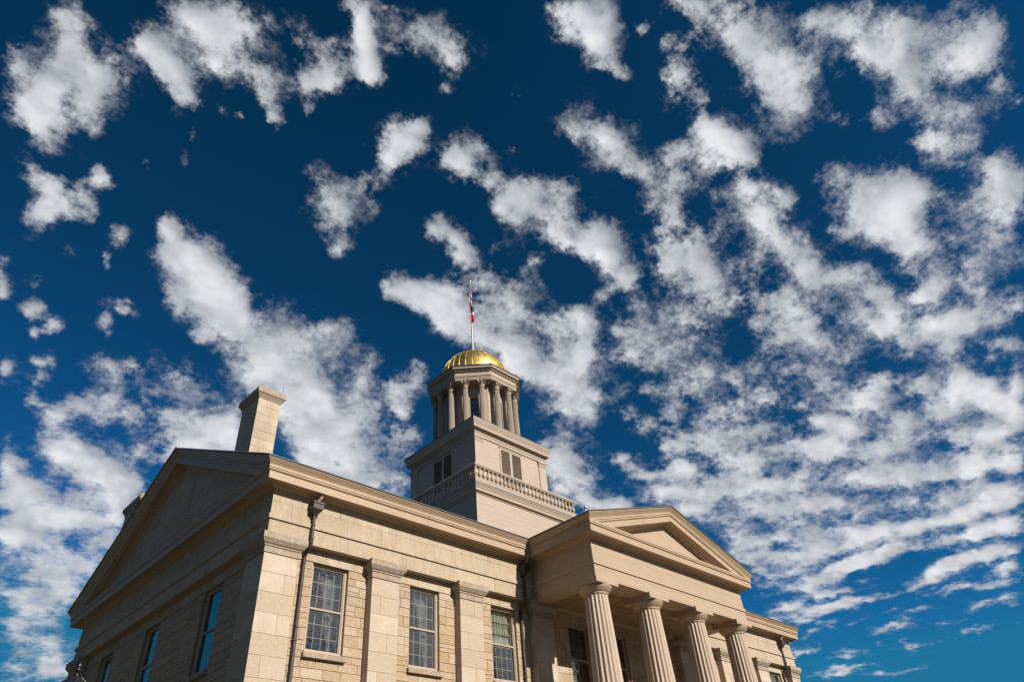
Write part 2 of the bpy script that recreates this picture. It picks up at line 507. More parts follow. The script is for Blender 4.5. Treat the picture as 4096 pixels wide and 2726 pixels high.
tp = [(0, ZT0), (0.06, ZT0+0.002), (0.06, ZT1), (0, ZT1+0.02)]
mb.sweep([(P0-0.002, 0), (0, 0)][::-1], tp, d0=(-1, -1))
mb.sweep([(0, WY), (0, 0)], tp, d0=(-1, 1), d1=(-1, -1))
mb.sweep([(P1+0.002, 0), (LX, 0), (LX, WY), (0, WY)], tp, d1=(-1, 1))
part(mb, 'taenia', [M_frieze])

# pilasters
def pilaster(x0, x1, y0, y1, cap_path, d0=None, d1=None):
    mb = MB(); c = 0.011
    mb.box(x0+c, x1-c, y0+c, y1-c, 0, 10.9, 1)
    z = 0.9 - 0.018; k = random.randint(0, 1)
    mb.cbox(x0-0.06, x1+0.06, y0-0.06, y1+0.0, 0, z, 0.02, 0)
    while z < 10.8:
        h = min(0.622, 10.83 - z); g = 0.0035
        if 10.83 - (z + h) < 0.2: h = 10.83 - z
        k = 1 - k
        if k: mb.cbox(x0, x1, y0, y1, z+g, z+h-g, 0.0045, 0, None, 0.002)
        else:
            sp = random.choice((0.33, 0.4, 0.62, 0.68))
            if x1 - x0 > y1 - y0 - 0.001:
                xm = x0 + (x1-x0)*sp
                mb.cbox(x0, xm-g, y0, y1, z+g, z+h-g, 0.0045, 0, None, 0.002)
                mb.cbox(xm+g, x1, y0, y1, z+g, z+h-g, 0.0045, 0, None, 0.002)
                if y1 - y0 > 0.6: pass
            else:
                ym = y0 + (y1-y0)*sp
                mb.cbox(x0, x1, y0, ym-g, z+g, z+h-g, 0.0045, 0, None, 0.002)
                mb.cbox(x0, x1, ym+g, y1, z+g, z+h-g, 0.0045, 0, None, 0.002)
        z += h
    o = part(mb, 'pilaster', [M_pil, M_mortar])
    cm = MB()
    prof = [(0.001, 10.83), (0.035, 10.832), (0.035, 11.02), (0.015, 11.025), (0.055, 11.045), (0.055, 11.085), (0.10, 11.12), (0.19, 11.25), (0.19, 11.452), (-0.02, 11.46)]
    cm.sweep(cap_path, prof, d0=d0, d1=d1)
    cm.add([(cap_path[0][0], cap_path[0][1], 10.9)]*3, [], 0)
    cm.build('capital', [M_cap], o)
    return o
Wd = WALL + 0.04
for x0, x1 in ((4.20, 5.39), (8.34, 9.53), (12.50, 13.70), (23.40, 24.60), (27.43, 28.62), (31.45, 32.63)):
    pilaster(x0, x1, 0.002, Wd, [(x0, Wd), (x0, 0), (x1, 0), (x1, Wd)])
pilaster(0, 1.24, 0, 1.24, [(Wd, 1.24), (0, 1.24), (0, 0), (1.24, 0), (1.24, Wd)])
pilaster(LX-1.05, LX, 0, 1.05, [(LX-1.05, Wd), (LX-1.05, 0), (LX, 0), (LX, 1.05), (LX-Wd, 1.05)])
pilaster(0, 1.24, WY-1.24, WY, [(1.24, WY-Wd), (1.24, WY), (0, WY), (0, WY-1.24), (Wd, WY-1.24)])
pilaster(LX-1.24, LX, WY-1.24, WY, [(LX-Wd, WY-1.24), (LX, WY-1.24), (LX, WY), (LX-1.24, WY), (LX-1.24, WY-Wd)])

# ------------------------------------------------------------------ cornice
CORN = [(0.0, 13.04), (0.05, 13.045), (0.07, 13.075), (0.10, 13.10), (0.16, 13.112), (0.19, 13.15), (0.47, 13.15), (0.47, 13.135), (0.49, 13.135),
        (0.49, 13.405), (0.515, 13.41), (0.545, 13.435), (0.55, 13.46), (0.54, 13.49), (0.515, 13.50), (0.515, 13.51), (0.548, 13.515), (0.548, 13.60)]
CYMA = [(0.548, 13.60), (0.535, 13.612), (0.56, 13.65), (0.60, 13.70), (0.645, 13.752), (0.668, 13.785), (0.68, 13.79), (0.68, 13.82)]
outline = [(0, 0), (P0, 0), (P0, -PD), (P1, -PD), (P1, 0), (LX, 0), (LX, WY), (0, WY)]
mb = MB()
mb.sweep(outline, CORN + [(0.30, 13.66), (-0.3, 13.70)], closed=True)
part(mb, 'cornice', [M_cornice])
mb = MB()
d45 = lambda a, b: (a, b)
for pth, da, db in (([(0, 0), (P0, 0), (P0, -PD)], (-1, -1), (-1, -1)), ([(P1, -PD), (P1, 0), (LX, 0)], (1, -1), (1, -1)), ([(LX, WY), (0, WY)], (1, 1), (-1, 1))):
    mb = MB(); mb.sweep(pth, CYMA, d0=da, d1=db)
    part(mb, 'eave_moulding', [M_cornice])

def rake(mb, kind):
    full = [(o-0.004, z) for o, z in CORN] ; cy_ = CYMA
    for prof in (full, cy_):
        rows = []
        for o, z in prof:
            if kind in ('L', 'R'):
                f = -o if kind == 'L' else LX + o
                rise = (ZAP - ZCR)
                rows.append([(f, -o, z), (f, CY, z + rise), (f, WY + o, z)])
            else:
                xm = (P0 + P1) / 2
                rows.append([(P0 - o, -PD - o, z), (xm, -PD - o, z + ZPX - ZCR), (P1 + o, -PD - o, z)])
        mb.grid(rows, smooth=False, flip=(kind == 'L'))
ZPX = 15.86
for k in ('L', 'R', 'P'):
    mb = MB(); rake(mb, k)
    part(mb, 'raking_cornice', [M_cornice])
# tympana
mb = MB()
yy = [0.0, CY, WY]
mb.add([(0.0, 0.2, 13.55), (0.0, CY, ZAP-0.35), (0.0, WY-0.2, 13.55), (0.4, 0.2, 13.55), (0.4, CY, ZAP-0.35), (0.4, WY-0.2, 13.55)], [(0,1,2),(3,5,4)], 1, 0.5)
def tri_courses(mb, ax, a0, am, a1, z0, zt, face, h, lens, sgn=1):
    z = z0
    while z < zt - 0.15:
        z1 = min(z + h, zt)
        f = (z1 - z0) / (zt - z0)
        s0, s1 = a0 + (am - a0)*((z - z0)/(zt-z0)), a1 + (am - a1)*((z - z0)/(zt-z0))
        ashlar(mb, ax, s0, s1, [z, z1], face, 0.1, lens, (), 0.008, 0.006, 0.002, 0, sgn)
        z = z1
tri_courses(mb, 'y', 0.25, CY, WY-0.25, 13.60, ZAP-0.42, -0.02, 0.42, (0.9, 1.8))
part(mb, 'tympanum', [M_frieze, M_mortar])
mb = MB()
mb.add([(LX, 0.2, 13.55), (LX, CY, ZAP-0.35), (LX, WY-0.2, 13.55)], [(0,1,2)], 0, 0.5)
part(mb, 'tympanum', [M_frieze])
mb = MB()
xm = (P0+P1)/2
mb.add([(P0+0.1, -PD+0.02, 13.55), (P1-0.1, -PD+0.02, 13.55), (xm, -PD+0.02, ZPX-0.3)], [(0,1,2)], 0, 0.5)
part(mb, 'tympanum', [M_portico])

# ------------------------------------------------------------------ roofs
def slab(mb, q, th=0.045, m=0):
    a = [tuple(v) for v in q]; b = [(x, y, z+th) for x, y, z in a]; n = len(a)
    mb.add(a + b, [tuple(range(n))[::-1], tuple(range(n, 2*n))] + [(i, (i+1) % n, n+(i+1) % n, n+i) for i in range(n)], m, 0.5)
mb = MB(); e = CC + 0.02
zr0 = ZCR + 0.002; zr1 = ZAP + 0.002
slab(mb, [(-e, -e, zr0), (P0-0.3, -e, zr0), (P0-0.3, CY, zr1), (-e, CY, zr1)])
slab(mb, [(P0-0.3, -0.1, zr0+0.27), (P1+0.3, -0.1, zr0+0.27), (P1+0.3, CY, zr1), (P0-0.3, CY, zr1)])
slab(mb, [(P1+0.3, -e, zr0), (LX+e, -e, zr0), (LX+e, CY, zr1), (P1+0.3, CY, zr1)])
slab(mb, [(-e, CY, zr1), (LX+e, CY, zr1), (LX+e, WY+e, zr0), (-e, WY+e, zr0)])
o = part(mb, 'roof', [M_roof])
rb = MB(); rb.box(-e, LX+e, CY-0.12, CY+0.12, zr1+0.0, zr1+0.09)
rb.build('ridge_cap', [M_lead], o)
mb = MB(); zp1 = ZPX + 0.002
slab(mb, [(P0-e, -PD-e, zr0), (xm, -PD-e, zp1), (xm, 4.2, zp1), (P0-e, 4.2, zr0)])
slab(mb, [(xm, -PD-e, zp1), (P1+e, -PD-e, zr0), (P1+e, 4.2, zr0), (xm, 4.2, zp1)])
o = part(mb, 'portico_roof', [M_roof])
rb = MB(); rb.box(xm-0.1, xm+0.1, -PD-e, 4.0, zp1+0.02, zp1+0.09)
rb.build('ridge_cap', [M_lead], o)
# copper/lead edge strips
mb = MB()
def edge(a, b): 
    mb.tube([a, b], 0.028, 6)
edge((-e, -e, ZCR+0.03), (P0-e, -e, ZCR+0.03)); edge((P1+e, -e, ZCR+0.03), (LX+e, -e, ZCR+0.03))
edge((-e, -e, ZCR+0.03), (-e, CY, ZAP+0.03)); edge((-e, CY, ZAP+0.03), (-e, WY+e, ZCR+0.03))
edge((P0-e, -PD-e, ZCR+0.03), (xm, -PD-e, ZPX+0.03)); edge((xm, -PD-e, ZPX+0.03), (P1+e, -PD-e, ZCR+0.03)); edge((P0-e, -PD-e, ZCR+0.03), (P0-e, -e, ZCR+0.03))
part(mb, 'roof_edge', [M_lead])

# ------------------------------------------------------------------ portico
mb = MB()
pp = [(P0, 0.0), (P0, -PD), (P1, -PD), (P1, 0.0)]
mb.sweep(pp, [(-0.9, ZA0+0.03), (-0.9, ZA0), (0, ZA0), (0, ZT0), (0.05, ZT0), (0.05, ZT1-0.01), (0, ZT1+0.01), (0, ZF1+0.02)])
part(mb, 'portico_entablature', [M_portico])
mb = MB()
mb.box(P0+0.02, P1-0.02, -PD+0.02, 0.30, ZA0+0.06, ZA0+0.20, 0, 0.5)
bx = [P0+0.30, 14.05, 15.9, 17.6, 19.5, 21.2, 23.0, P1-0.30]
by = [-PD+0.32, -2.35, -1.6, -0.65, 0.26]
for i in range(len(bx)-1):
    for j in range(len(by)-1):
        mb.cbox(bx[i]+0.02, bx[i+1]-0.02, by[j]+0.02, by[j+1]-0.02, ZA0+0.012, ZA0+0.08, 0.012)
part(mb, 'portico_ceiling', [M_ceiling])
# Doric columns
ZCB = 1.3
def fluted(mb, cx, cy, rings, nf, seg, depth, sharp=True, fillet=0.0):
    P = []
    n = nf*seg
    for r, z, dd in rings:
        row = []
        for k in range(n):
            t = (k % seg) / seg
            if fillet and t < fillet: f = 0
            else:
                tt = (t - fillet) / (1 - fillet); f = math.sin(math.pi*tt)
            rr = r * (1 - depth*dd*f)
            a = 2*math.pi*k/n
            row.append((cx + rr*math.cos(a), cy + rr*math.sin(a), z))
        P.append(row)
    mb.grid(P, smooth=False, closed=True)
sh = MB()
zn = 10.895
rr_ = lambda z: 0.485 + (zn - z)*0.0245 - 0.012*math.sin(math.pi*(z-ZCB)/(zn-ZCB))*-1
rings = [(rr_(ZCB + (zn-0.03-ZCB)*k/26), ZCB + (zn-0.03-ZCB)*k/26, 1.0) for k in range(27)] + [(0.487, zn, 0.25)]
fluted(sh, 0, 0, rings, 20, 8, 0.085)
ec = MB()
ec.lathe(0, 0, [(0.46, zn-0.03), (0.487, zn-0.012), (0.505, zn), (0.505, zn+0.012), (0.498, zn+0.016), (0.525, zn+0.032), (0.525, zn+0.044), (0.548, zn+0.06), (0.59, zn+0.10), (0.64, zn+0.155), (0.685, zn+0.215), (0.71, zn+0.265), (0.715, zn+0.29), (0.70, zn+0.306), (0.66, zn+0.312)], 56, smooth=True)
ab = MB(); ab.cbox(-0.71, 0.71, -0.71, 0.71, 11.205, 11.445, 0.008)
colx = [13.14, 16.74, 20.34, 23.94]; coly = -2.97
colo = None
for i, x in enumerate(colx):
    if colo is None:
        colo = sh.build('portico_column', [M_column], bld, INV)
        ec.build('echinus', [M_portico], colo); ab.build('abacus', [M_portico], colo)
        c_ = colo
    else: c_ = copy_tree(colo)
    c_.location = (x, coly, 0)
mb = MB(); mb.box(P0-0.5, P1+0.5, -PD-0.5, WALL+0.02, 1.05, 1.30)
for k in range(6): mb.box(P0-0.5, P1+0.5, -PD-0.5-0.33*(k+1), -PD-0.5-0.33*k, 0, 1.05-0.175*k)
part(mb, 'portico_steps', [M_pil])

# ------------------------------------------------------------------ windows
def window(kind, w, h, curtain):
    fr = MB(); d = 0.11
    # outer brick mould + storm frame
    b = 0.075
    fr.cbox(0.0, b, d, d+0.14, 0, h, 0.004); fr.cbox(w-b, w, d, d+0.14, 0, h, 0.004)
    fr.cbox(b, w-b, d, d+0.14, h-b, h, 0.004); fr.cbox(b, w-b, d, d+0.14, 0, b*0.9, 0.004)
    b2 = b + 0.03
    fr.cbox(b, b2, d+0.03, d+0.12, b*0.9, h-b, 0.003); fr.cbox(w-b2, w-b, d+0.03, d+0.12, b*0.9, h-b, 0.003)
    fr.cbox(b2, w-b2, d+0.03, d+0.12, h-b2, h-b, 0.003); fr.cbox(b2, w-b2, d+0.03, d+0.12, b*0.9, b2, 0.003)
    zm = h*0.485
    fr.cbox(b2, w-b2, d+0.012, d+0.12, zm-0.03, zm+0.03, 0.004)
    n = 12
    for k in range(n):
        z = 0.12 + (h-0.24)*k/(n-1)
        for xx in (b*0.5, w-b*0.5): fr.box(xx-0.006, xx+0.006, d-0.004, d+0.002, z-0.006, z+0.006, 1)
    for k in range(5):
        xx = 0.15 + (w-0.3)*k/4; fr.box(xx-0.006, xx+0.006, d-0.004, d+0.002, h-b*0.5-0.006, h-b*0.5+0.006, 1)
    o = fr.build('window', [M_frame, M_dark], bld, INV)
    mu = MB(); ym = d + 0.155; t = 0.011
    mu.cbox(b, b+0.05, ym-0.015, ym+0.03, 0.05, h-0.05, 0.003); mu.cbox(w-b-0.05, w-b, ym-0.015, ym+0.03, 0.05, h-0.05, 0.003)
    for k in (1, 2, 3):
        xx = b2 + (w-2*b2)*k/4
        mu.box(xx-t, xx+t, ym, ym+0.02, 0.05, h-0.05)
    for base, top in ((b, zm), (zm, h-b)):
        for k in (1, 2):
            z = base + (top-base)*k/3
            mu.box(b+0.04, w-b-0.04, ym+0.003, ym+0.017, z-t, z+t)
    mu.build('muntin_grid', [M_munt], o)
    gl = MB(); gl.add([(b, d+0.07, 0.05), (w-b, d+0.07, 0.05), (w-b, d+0.07, h-0.05), (b, d+0.07, h-0.05)], [(0,1,2,3)])
    gl.build('pane', [M_glass], o)
    si = MB(); si.cbox(-0.09, w+0.09, -0.13, d+0.16, -0.215, -0.045, 0.010, 0, 0.3); si.box(0.0, w, d-0.02, d+0.16, -0.05, 0.004)
    si.build('sill', [M_cap], o)
    cu = MB(); y0 = d + 0.34
    def drape(xl, xr, amp, fold, m=0, nz=26, nx=60, yo=0.0):
        P = []
        for i in range(nz+1):
            z = -0.2 + (h+0.15)*i/nz; u = z/h
            a_, c_ = xl(u), xr(u)
            P.append([(a_ + (c_-a_)*j/nx, y0 + yo + amp*math.sin(fold*2*math.pi*j/nx + 0.6*math.sin(5*u)) + amp*0.4*math.sin(fold*4.6*math.pi*j/nx+1), z) for j in range(nx+1)])
        cu.grid(P, m)
    if curtain == 'drape':
        drape(lambda u: w*(0.74 - 0.42*max(0, u-0.05)**1.1), lambda u: w*(0.80-0.08*u), 0.03, 7, 0)
        drape(lambda u: w*(0.80 - 0.08*u), lambda u: w*1.02, 0.012, 5, 1, yo=0.10)
        drape(lambda u: w*(0.722 - 0.42*max(0, u-0.05)**1.1), lambda u: w*(0.745 - 0.42*max(0, u-0.05)**1.1), 0.01, 2, 2, nx=6, yo=-0.03)
    elif curtain == 'sheer':
        drape(lambda u: -0.05, lambda u: w+0.05, 0.035, 11, 1)
    elif curtain == 'shade':
        P = []
        for i in range(41):
            z = h*0.44 + (h*0.56)*i/40
            P.append([(0.02 + (w-0.04)*j/30, y0-0.08 - 0.03*(1 + math.sin(2*math.pi*(z/(h*0.155)))) - 0.008*math.sin(20*j/30), z + (0.035*abs(math.sin(7*math.pi*j/30)) if i < 14 else 0)) for j in range(31)])
        cu.grid(P, 3)
        for k in range(9): cu.box(0.08+(w-0.16)*k/8-0.006, 0.08+(w-0.16)*k/8+0.006, y0-0.18, y0-0.16, h*0.46, h, 2)
        drape(lambda u: w*0.02, lambda u: w*0.16, 0.02, 3, 0, yo=0.15)
    if curtain: cu.build('curtain', [M_sheer, M_sheerb, M_fringe, M_shade], o)
    return o
H = ZW1 - ZW0; WW = 1.41
protos = {}
def place_window(kind, x, y, rz, w=WW, z=ZW0, h=H, dark=False):
    key = (kind, round(w, 2), round(h, 2))
    if key not in protos: protos[key] = window('w', w, h, kind); o = protos[key]
    else: o = copy_tree(protos[key])
    o.location = (x, y, z); o.rotation_euler = (0, 0, rz)
    return o
for i, (a, b) in enumerate(FW):
    kind = {0: 'drape', 1: 'drape', 2: 'shade'}.get(i, 'sheer' if i in (3, 4, 5) else 'drape')
    if i in (4, 5): kind = ''
    place_window(kind, a, WALL, 0)
    if i != 4: place_window('', a, WALL, 0, WW, ZL0, ZL1-ZL0)
for a, b in SW:
    place_window('sheer', WALL, b, -math.pi/2, 1.45)
    place_window('', WALL, b, -math.pi/2, 1.45, ZL0, ZL1-ZL0)
mb = MB()
for k in (0, 1):
    mb.cbox(17.7+0.85*k+0.01, 18.55+0.85*k-0.01, WALL+0.2, WALL+0.27, 1.3, 4.6, 0.01)
    for q in range(3): mb.cbox(17.8+0.85*k, 18.45+0.85*k, WALL+0.18, WALL+0.22, 1.45+q*1.05, 2.35+q*1.05, 0.02)
part(mb, 'front_door', [M_frame])
# rooms behind the windows
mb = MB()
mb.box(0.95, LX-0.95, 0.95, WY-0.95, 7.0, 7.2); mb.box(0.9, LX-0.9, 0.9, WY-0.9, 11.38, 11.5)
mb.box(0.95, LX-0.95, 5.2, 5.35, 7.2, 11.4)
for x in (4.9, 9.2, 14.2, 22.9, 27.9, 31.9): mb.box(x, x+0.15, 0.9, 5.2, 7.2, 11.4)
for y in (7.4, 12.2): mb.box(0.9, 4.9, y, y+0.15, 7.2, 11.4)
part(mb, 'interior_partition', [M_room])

# ------------------------------------------------------------------ downspouts
def downspout(x):
    mb = MB(); rp = 0.062
    mb.tube([(x, -0.10, 12.46), (x, -0.10, 12.0), (x, -0.10, 11.50), (x, -0.09, 11.40), (x, 0.02, 11.27), (x, 0.16, 11.17), (x, 0.235, 11.08), (x, 0.25, 10.98), (x, 0.25, 9.0), (x, 0.25, 0.1)], rp, 14)
    for z in (12.05, 11.55): mb.lathe(x, -0.10, [(rp, z), (rp+0.012, z+0.005), (rp+0.012, z+0.045), (rp, z+0.05)], 14, cap=False)
    for z in (10.85, 8.75, 8.35, 6.0): mb.lathe(x, 0.25, [(rp, z), (rp+0.012, z+0.005), (rp+0.012, z+0.035), (rp, z+0.04)], 14, cap=False)
    mb.box(x-0.10, x+0.10, -0.075, -0.004, 12.35, 12.42); mb.box(x-0.09, x+0.09, 0.25, WALL, 8.36, 8.40)
    o = part(mb, 'downspout', [M_lead2])
    hp = MB()
    def ring(hw, y0, y1, z): return [(x-hw, y0, z), (x+hw, y0, z), (x+hw, y1, z), (x-hw, y1, z)]
    rows = [ring(0.07, -0.17, -0.02, 12.42), ring(0.085, -0.20, -0.01, 12.46), ring(0.19, -0.33, -0.006, 12.60), ring(0.20, -0.34, -0.006, 12.62), ring(0.20, -0.34, -0.006, 12.80), ring(0.225, -0.365, -0.004, 12.805), ring(0.225, -0.365, -0.004, 12.87), ring(0.19, -0.33, -0.01, 12.87), ring(0.18, -0.32, -0.02, 12.80)]
    hp.grid(rows, smooth=False, closed=True); hp.add(rows[-1], [(0,1,2,3)])
    hp.build('hopper', [M_lead2], o)
    el = MB(); el.tube([(x+0.08, -0.34, 13.16), (x+0.08, -0.34, 13.08), (x+0.06, -0.30, 13.0), (x+0.02, -0.22, 12.93), (x, -0.19, 12.86), (x, -0.19, 12.80)], 0.055, 12)
    el.build('gutter_outlet', [M_cornice], o)
downspout(1.575); downspout(11.98); downspout(35.05)

# ------------------------------------------------------------------ chimneys
def chimney(x0, x1, y0, y1, zb, zt):
    mb = MB(); n = int(round((zt - 0.55 - zb) / 0.40)); hz = (zt - 0.55 - zb)/n
    mb.box(x0+0.012, x1-0.012, y0+0.012, y1-0.012, zb, zt-0.5, 1)
    for k in range(n):
        z = zb + k*hz; g = 0.003
        if k % 2: mb.cbox(x0, x1, y0, y1, z+g, z+hz-g, 0.005, 0, None, 0.005)
        else:
            s = random.choice((0.4, 0.62)); xmm = x0 + (x1-x0)*s; ymm = y0 + (y1-y0)*random.choice((0.35, 0.6))
            for a, b in ((x0, xmm-g), (xmm+g, x1)):
                for c, d in ((y0, ymm-g), (ymm+g, y1)): mb.cbox(a, b, c, d, z+g, z+hz-g, 0.005, 0, None, 0.005)
    o = part(mb, 'chimney', [M_pil, M_mortar])
    c = MB()
    c.sweep([(x0, y1), (x0, y0), (x1, y0), (x1, y1)], [(0, zt-0.58), (0.02, zt-0.56), (0.02, zt-0.53), (0.07, zt-0.44), (0.12, zt-0.36), (0.15, zt-0.34), (0.15, zt-0.12), (0.04, zt-0.10)], closed=True)
    c.cbox(x0-0.09, x1+0.09, y0-0.09, y1+0.09, zt-0.115, zt-0.03, 0.01)
    c.build('chimney_cap', [M_cap], o)
    for px, py in ((x1+0.03, y0+0.05), (x0+0.05, y1-0.02)):
        r = MB(); r.tube([(px, py, zt-0.2), (px, py, zt+0.45)], 0.008, 6)
        r.build('lightning_rod', [M_lead], o)
chimney(0.34, 1.34, 3.50, 4.98, 15.4, 19.42)
chimney(0.12, 0.95, 15.0, 17.0, 13.6, 18.98)

# ------------------------------------------------------------------ tower
def sq(h): return [(CX-h, CY+h), (CX-h, CY-h), (CX+h, CY-h), (CX+h, CY+h)]
TB = 4.14
mb = MB()
mb.sweep(sq(TB), [(0, 13.9), (0, 19.14)], closed=True)
part(mb, 'tower_base', [M_tower])
mb = MB()
mb.sweep(sq(TB), [(0, 19.10), (0.03, 19.105), (0.05, 19.15), (0.09, 19.19), (0.10, 19.215), (0.17, 19.22), (0.17, 19.37), (0.185, 19.38), (0.21, 19.43), (0.205, 19.46), (0.22, 19.48), (0.25, 19.545), (0.285, 19.59), (0.285, 19.63)], closed=True)
cr = part(mb, 'tower_cornice', [M_trim])
f = MB(); f.sweep(sq(TB), [(0.288, 19.625), (0.30, 19.675), (0.22, 19.735), (0.175, 19.77), (-1.2, 19.80)], closed=True)
f.build('lead_flashing', [M_lead], cr)
mb = MB()
mb.sweep(sq(TB), [(-0.08, 19.76), (0.16, 19.76), (0.16, 19.93), (0.17, 19.94), (0.17, 20.02), (-0.10, 20.03)], closed=True)
bal = part(mb, 'balustrade', [M_trim])
rl = MB(); rl.sweep(sq(TB), [(-0.07, 20.72), (0.13, 20.72), (0.15, 20.74), (0.15, 20.77), (0.185, 20.80), (0.185, 20.86), (0.16, 20.88), (0.14, 20.93), (-0.08, 20.94), (-0.12, 20.86), (-0.07, 20.72)], closed=True)
rl.build('rail', [M_trim], bal)
bp = MB()
zb0 = 20.02
bprof = [(0.075, 0), (0.075, .04), (0.05, .05), (0.045, .07), (0.062, .085), (0.05, .10), (0.045, .115), (0.07, .16), (0.098, .23), (0.102, .29), (0.085, .36), (0.058, .44), (0.042, .52), (0.040, .555), (0.055, .565), (0.055, .585), (0.045, .595), (0.062, .63), (0.07, .65), (0.075, .66), (0.075, .705)]
bprof = [(r*1.2 if r > 0.06 else r*1.1, z) for r, z in bprof]
bp.lathe(0, 0, [(r, z) for r, z in bprof], 16)
b0 = bp.build('baluster', [M_trim], bal)
bh = TB + 0.035; NB = 25; st = []
for k in range(NB+1):
    u = -bh + 2*bh*k/NB
    st.append((CX + u, CY - bh))
    if k: st.append((CX - bh, CY + u))
for i, (x, y) in enumerate(st):
    o = b0 if i == 0 else b0.copy()
    if i: COL.objects.link(o)
    o.location = (x, y, zb0)
rb = MB()
for k in range(1, NB+1):
    u = -bh + 2*bh*k/NB
    for x, y in ((CX+bh, CY+u), (CX+bh-2*bh*k/NB, CY+bh)):
        rb.lathe(x, y, [(r, zb0+z) for r, z in bprof], 10)
o = rb.build('rear_balusters', [M_trim], bal); o['kind'] = 'stuff'

# louvered stage
HS = 3.16; rec = 0.06; hw = HS - rec
mb = MB()
lv = [(-1.06, 0.93)]
for axn, sg in (('x', -1), ('y', -1), ('x', 1), ('y', 1)):
    c0 = CX if axn == 'x' else CY
    off = -0.065 if (axn, sg) == ('x', -1) else -0.05
    op = [(c0+off-0.995+0.13, c0+off+0.995-0.13, 21.1, 23.42)]
    fc = (CY if axn == 'x' else CX) + sg*hw
    holes(mb, axn, c0-hw, c0+hw, 19.7, 24.15, fc, fc - sg*0.3, op, 0)
part(mb, 'louver_stage_wall', [M_tower])
mb = MB()
for sx in (-1, 1):
    for sy in (-1, 1):
        xa, xb = sorted((CX+sx*HS, CX+sx*(HS-0.66))); ya, yb = sorted((CY+sy*HS, CY+sy*(HS-0.66)))
        mb.cbox(xa, xb, ya, yb, 19.75, 23.42, 0.008)
        pc = [(xa, yb), (xa, ya), (xb, ya), (xb, yb)]
        mb.sweep(pc, [(0, 23.36), (0.03, 23.37), (0.03, 23.43), (0.015, 23.44), (0.015, 23.50), (0.05, 23.53), (0.05, 23.58), (0.09, 23.63), (0.09, 23.70), (0, 23.70)], closed=True)
        part(mb, 'corner_pilaster', [M_tower]); mb = MB()
mb = MB()
mb.sweep(sq(HS), [(-0.08, 23.70), (0.0, 23.70), (0.0, 23.90), (0.03, 23.905), (0.03, 23.945), (0.0, 23.95), (0, 24.08), (0.03, 24.09), (0.06, 24.15), (0.10, 24.17), (0.235, 24.175), (0.235, 24.37), (0.25, 24.38), (0.26, 24.42), (0.255, 24.44), (0.27, 24.46), (0.30, 24.55), (0.335, 24.62), (0.345, 24.68), (0.345, 24.73)], closed=True)
lc = part(mb, 'stage_cornice', [M_trim])
f = MB(); f.sweep(sq(HS), [(0.350, 24.725), (0.362, 24.785), (0.32, 24.81), (-3.0, 24.95)], closed=True)
f.build('lead_flashing', [M_lead], lc)
def louver(c0, axn, sg, off):
    mb = MB(); F = (CY if axn == 'x' else CX) + sg*hw
    def bx(a0, a1, d0, d1, z0, z1, m=0):
        lo, hi = sorted((F + sg*d0, F + sg*d1))
        if axn == 'x': mb.cbox(a0, a1, lo, hi, z0, z1, 0.004, m)
        else: mb.cbox(lo, hi, a0, a1, z0, z1, 0.004, m)
    c = c0 + off
    bx(c-0.995, c-0.865, -0.05, 0.035, 21.1, 23.55); bx(c+0.865, c+0.995, -0.05, 0.035, 21.1, 23.55)
    bx(c-0.865, c+0.865, -0.05, 0.035, 23.42, 23.55); bx(c-0.10, c+0.10, -0.05, 0.02, 21.1, 23.42)
    bx(c-1.03, c+1.03, 0.0, 0.06, 23.55, 23.585)
    o = part(mb, 'louvered_opening', [M_tower])
    sl_ = MB()
    for a0, a1 in ((c-0.865, c-0.10), (c+0.10, c+0.865)):
        z = 21.12
        while z < 23.40:
            d = [(-0.05, z+0.055), (-0.045, z+0.062), (0.012, z+0.008), (0.006, z)]
            if axn == 'x': P = [[(a, F+sg*q, zz) for q, zz in d] for a in (a0, a1)]
            else: P = [[(F+sg*q, a, zz) for q, zz in d] for a in (a0, a1)]
            sl_.grid(P, smooth=False, closed=True); z += 0.062
        k = a0 + 0.06
    o2 = sl_.build('louver_slats', [M_louv], o)
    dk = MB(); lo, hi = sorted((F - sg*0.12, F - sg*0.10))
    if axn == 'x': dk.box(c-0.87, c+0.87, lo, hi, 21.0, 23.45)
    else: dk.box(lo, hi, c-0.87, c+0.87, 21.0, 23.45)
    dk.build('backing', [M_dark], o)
louver(CX, 'x', -1, -0.065); louver(CY, 'y', -1, -0.05); louver(CX, 'x', 1, -0.05); louver(CY, 'y', 1, -0.05)

# ------------------------------------------------------------------ cupola
K = math.cos(R(22.5))
def octp(ap): 
    Rr = ap / K
    return [(CX + Rr*math.cos(R(22.5+45*k)), CY + Rr*math.sin(R(22.5+45*k))) for k in range(8)][::-1]
mb = MB()
mb.sweep([p for p in octp(2.97)], [(-0.6, 24.98), (0.05, 24.95), (0.05, 25.06), (0, 25.07), (0, 25.14), (-0.6, 25.15)][::-1], closed=True)
def fwd_path(ap): return octp(ap)[::-1]
mb = MB(); mb.sweep(fwd_path(2.98), [(0.05, 24.80), (0.05, 25.05), (0, 25.06), (0, 25.14), (-2.0, 25.15)], closed=True)
part(mb, 'cupola_base', [M_trim])
APD = 2.30
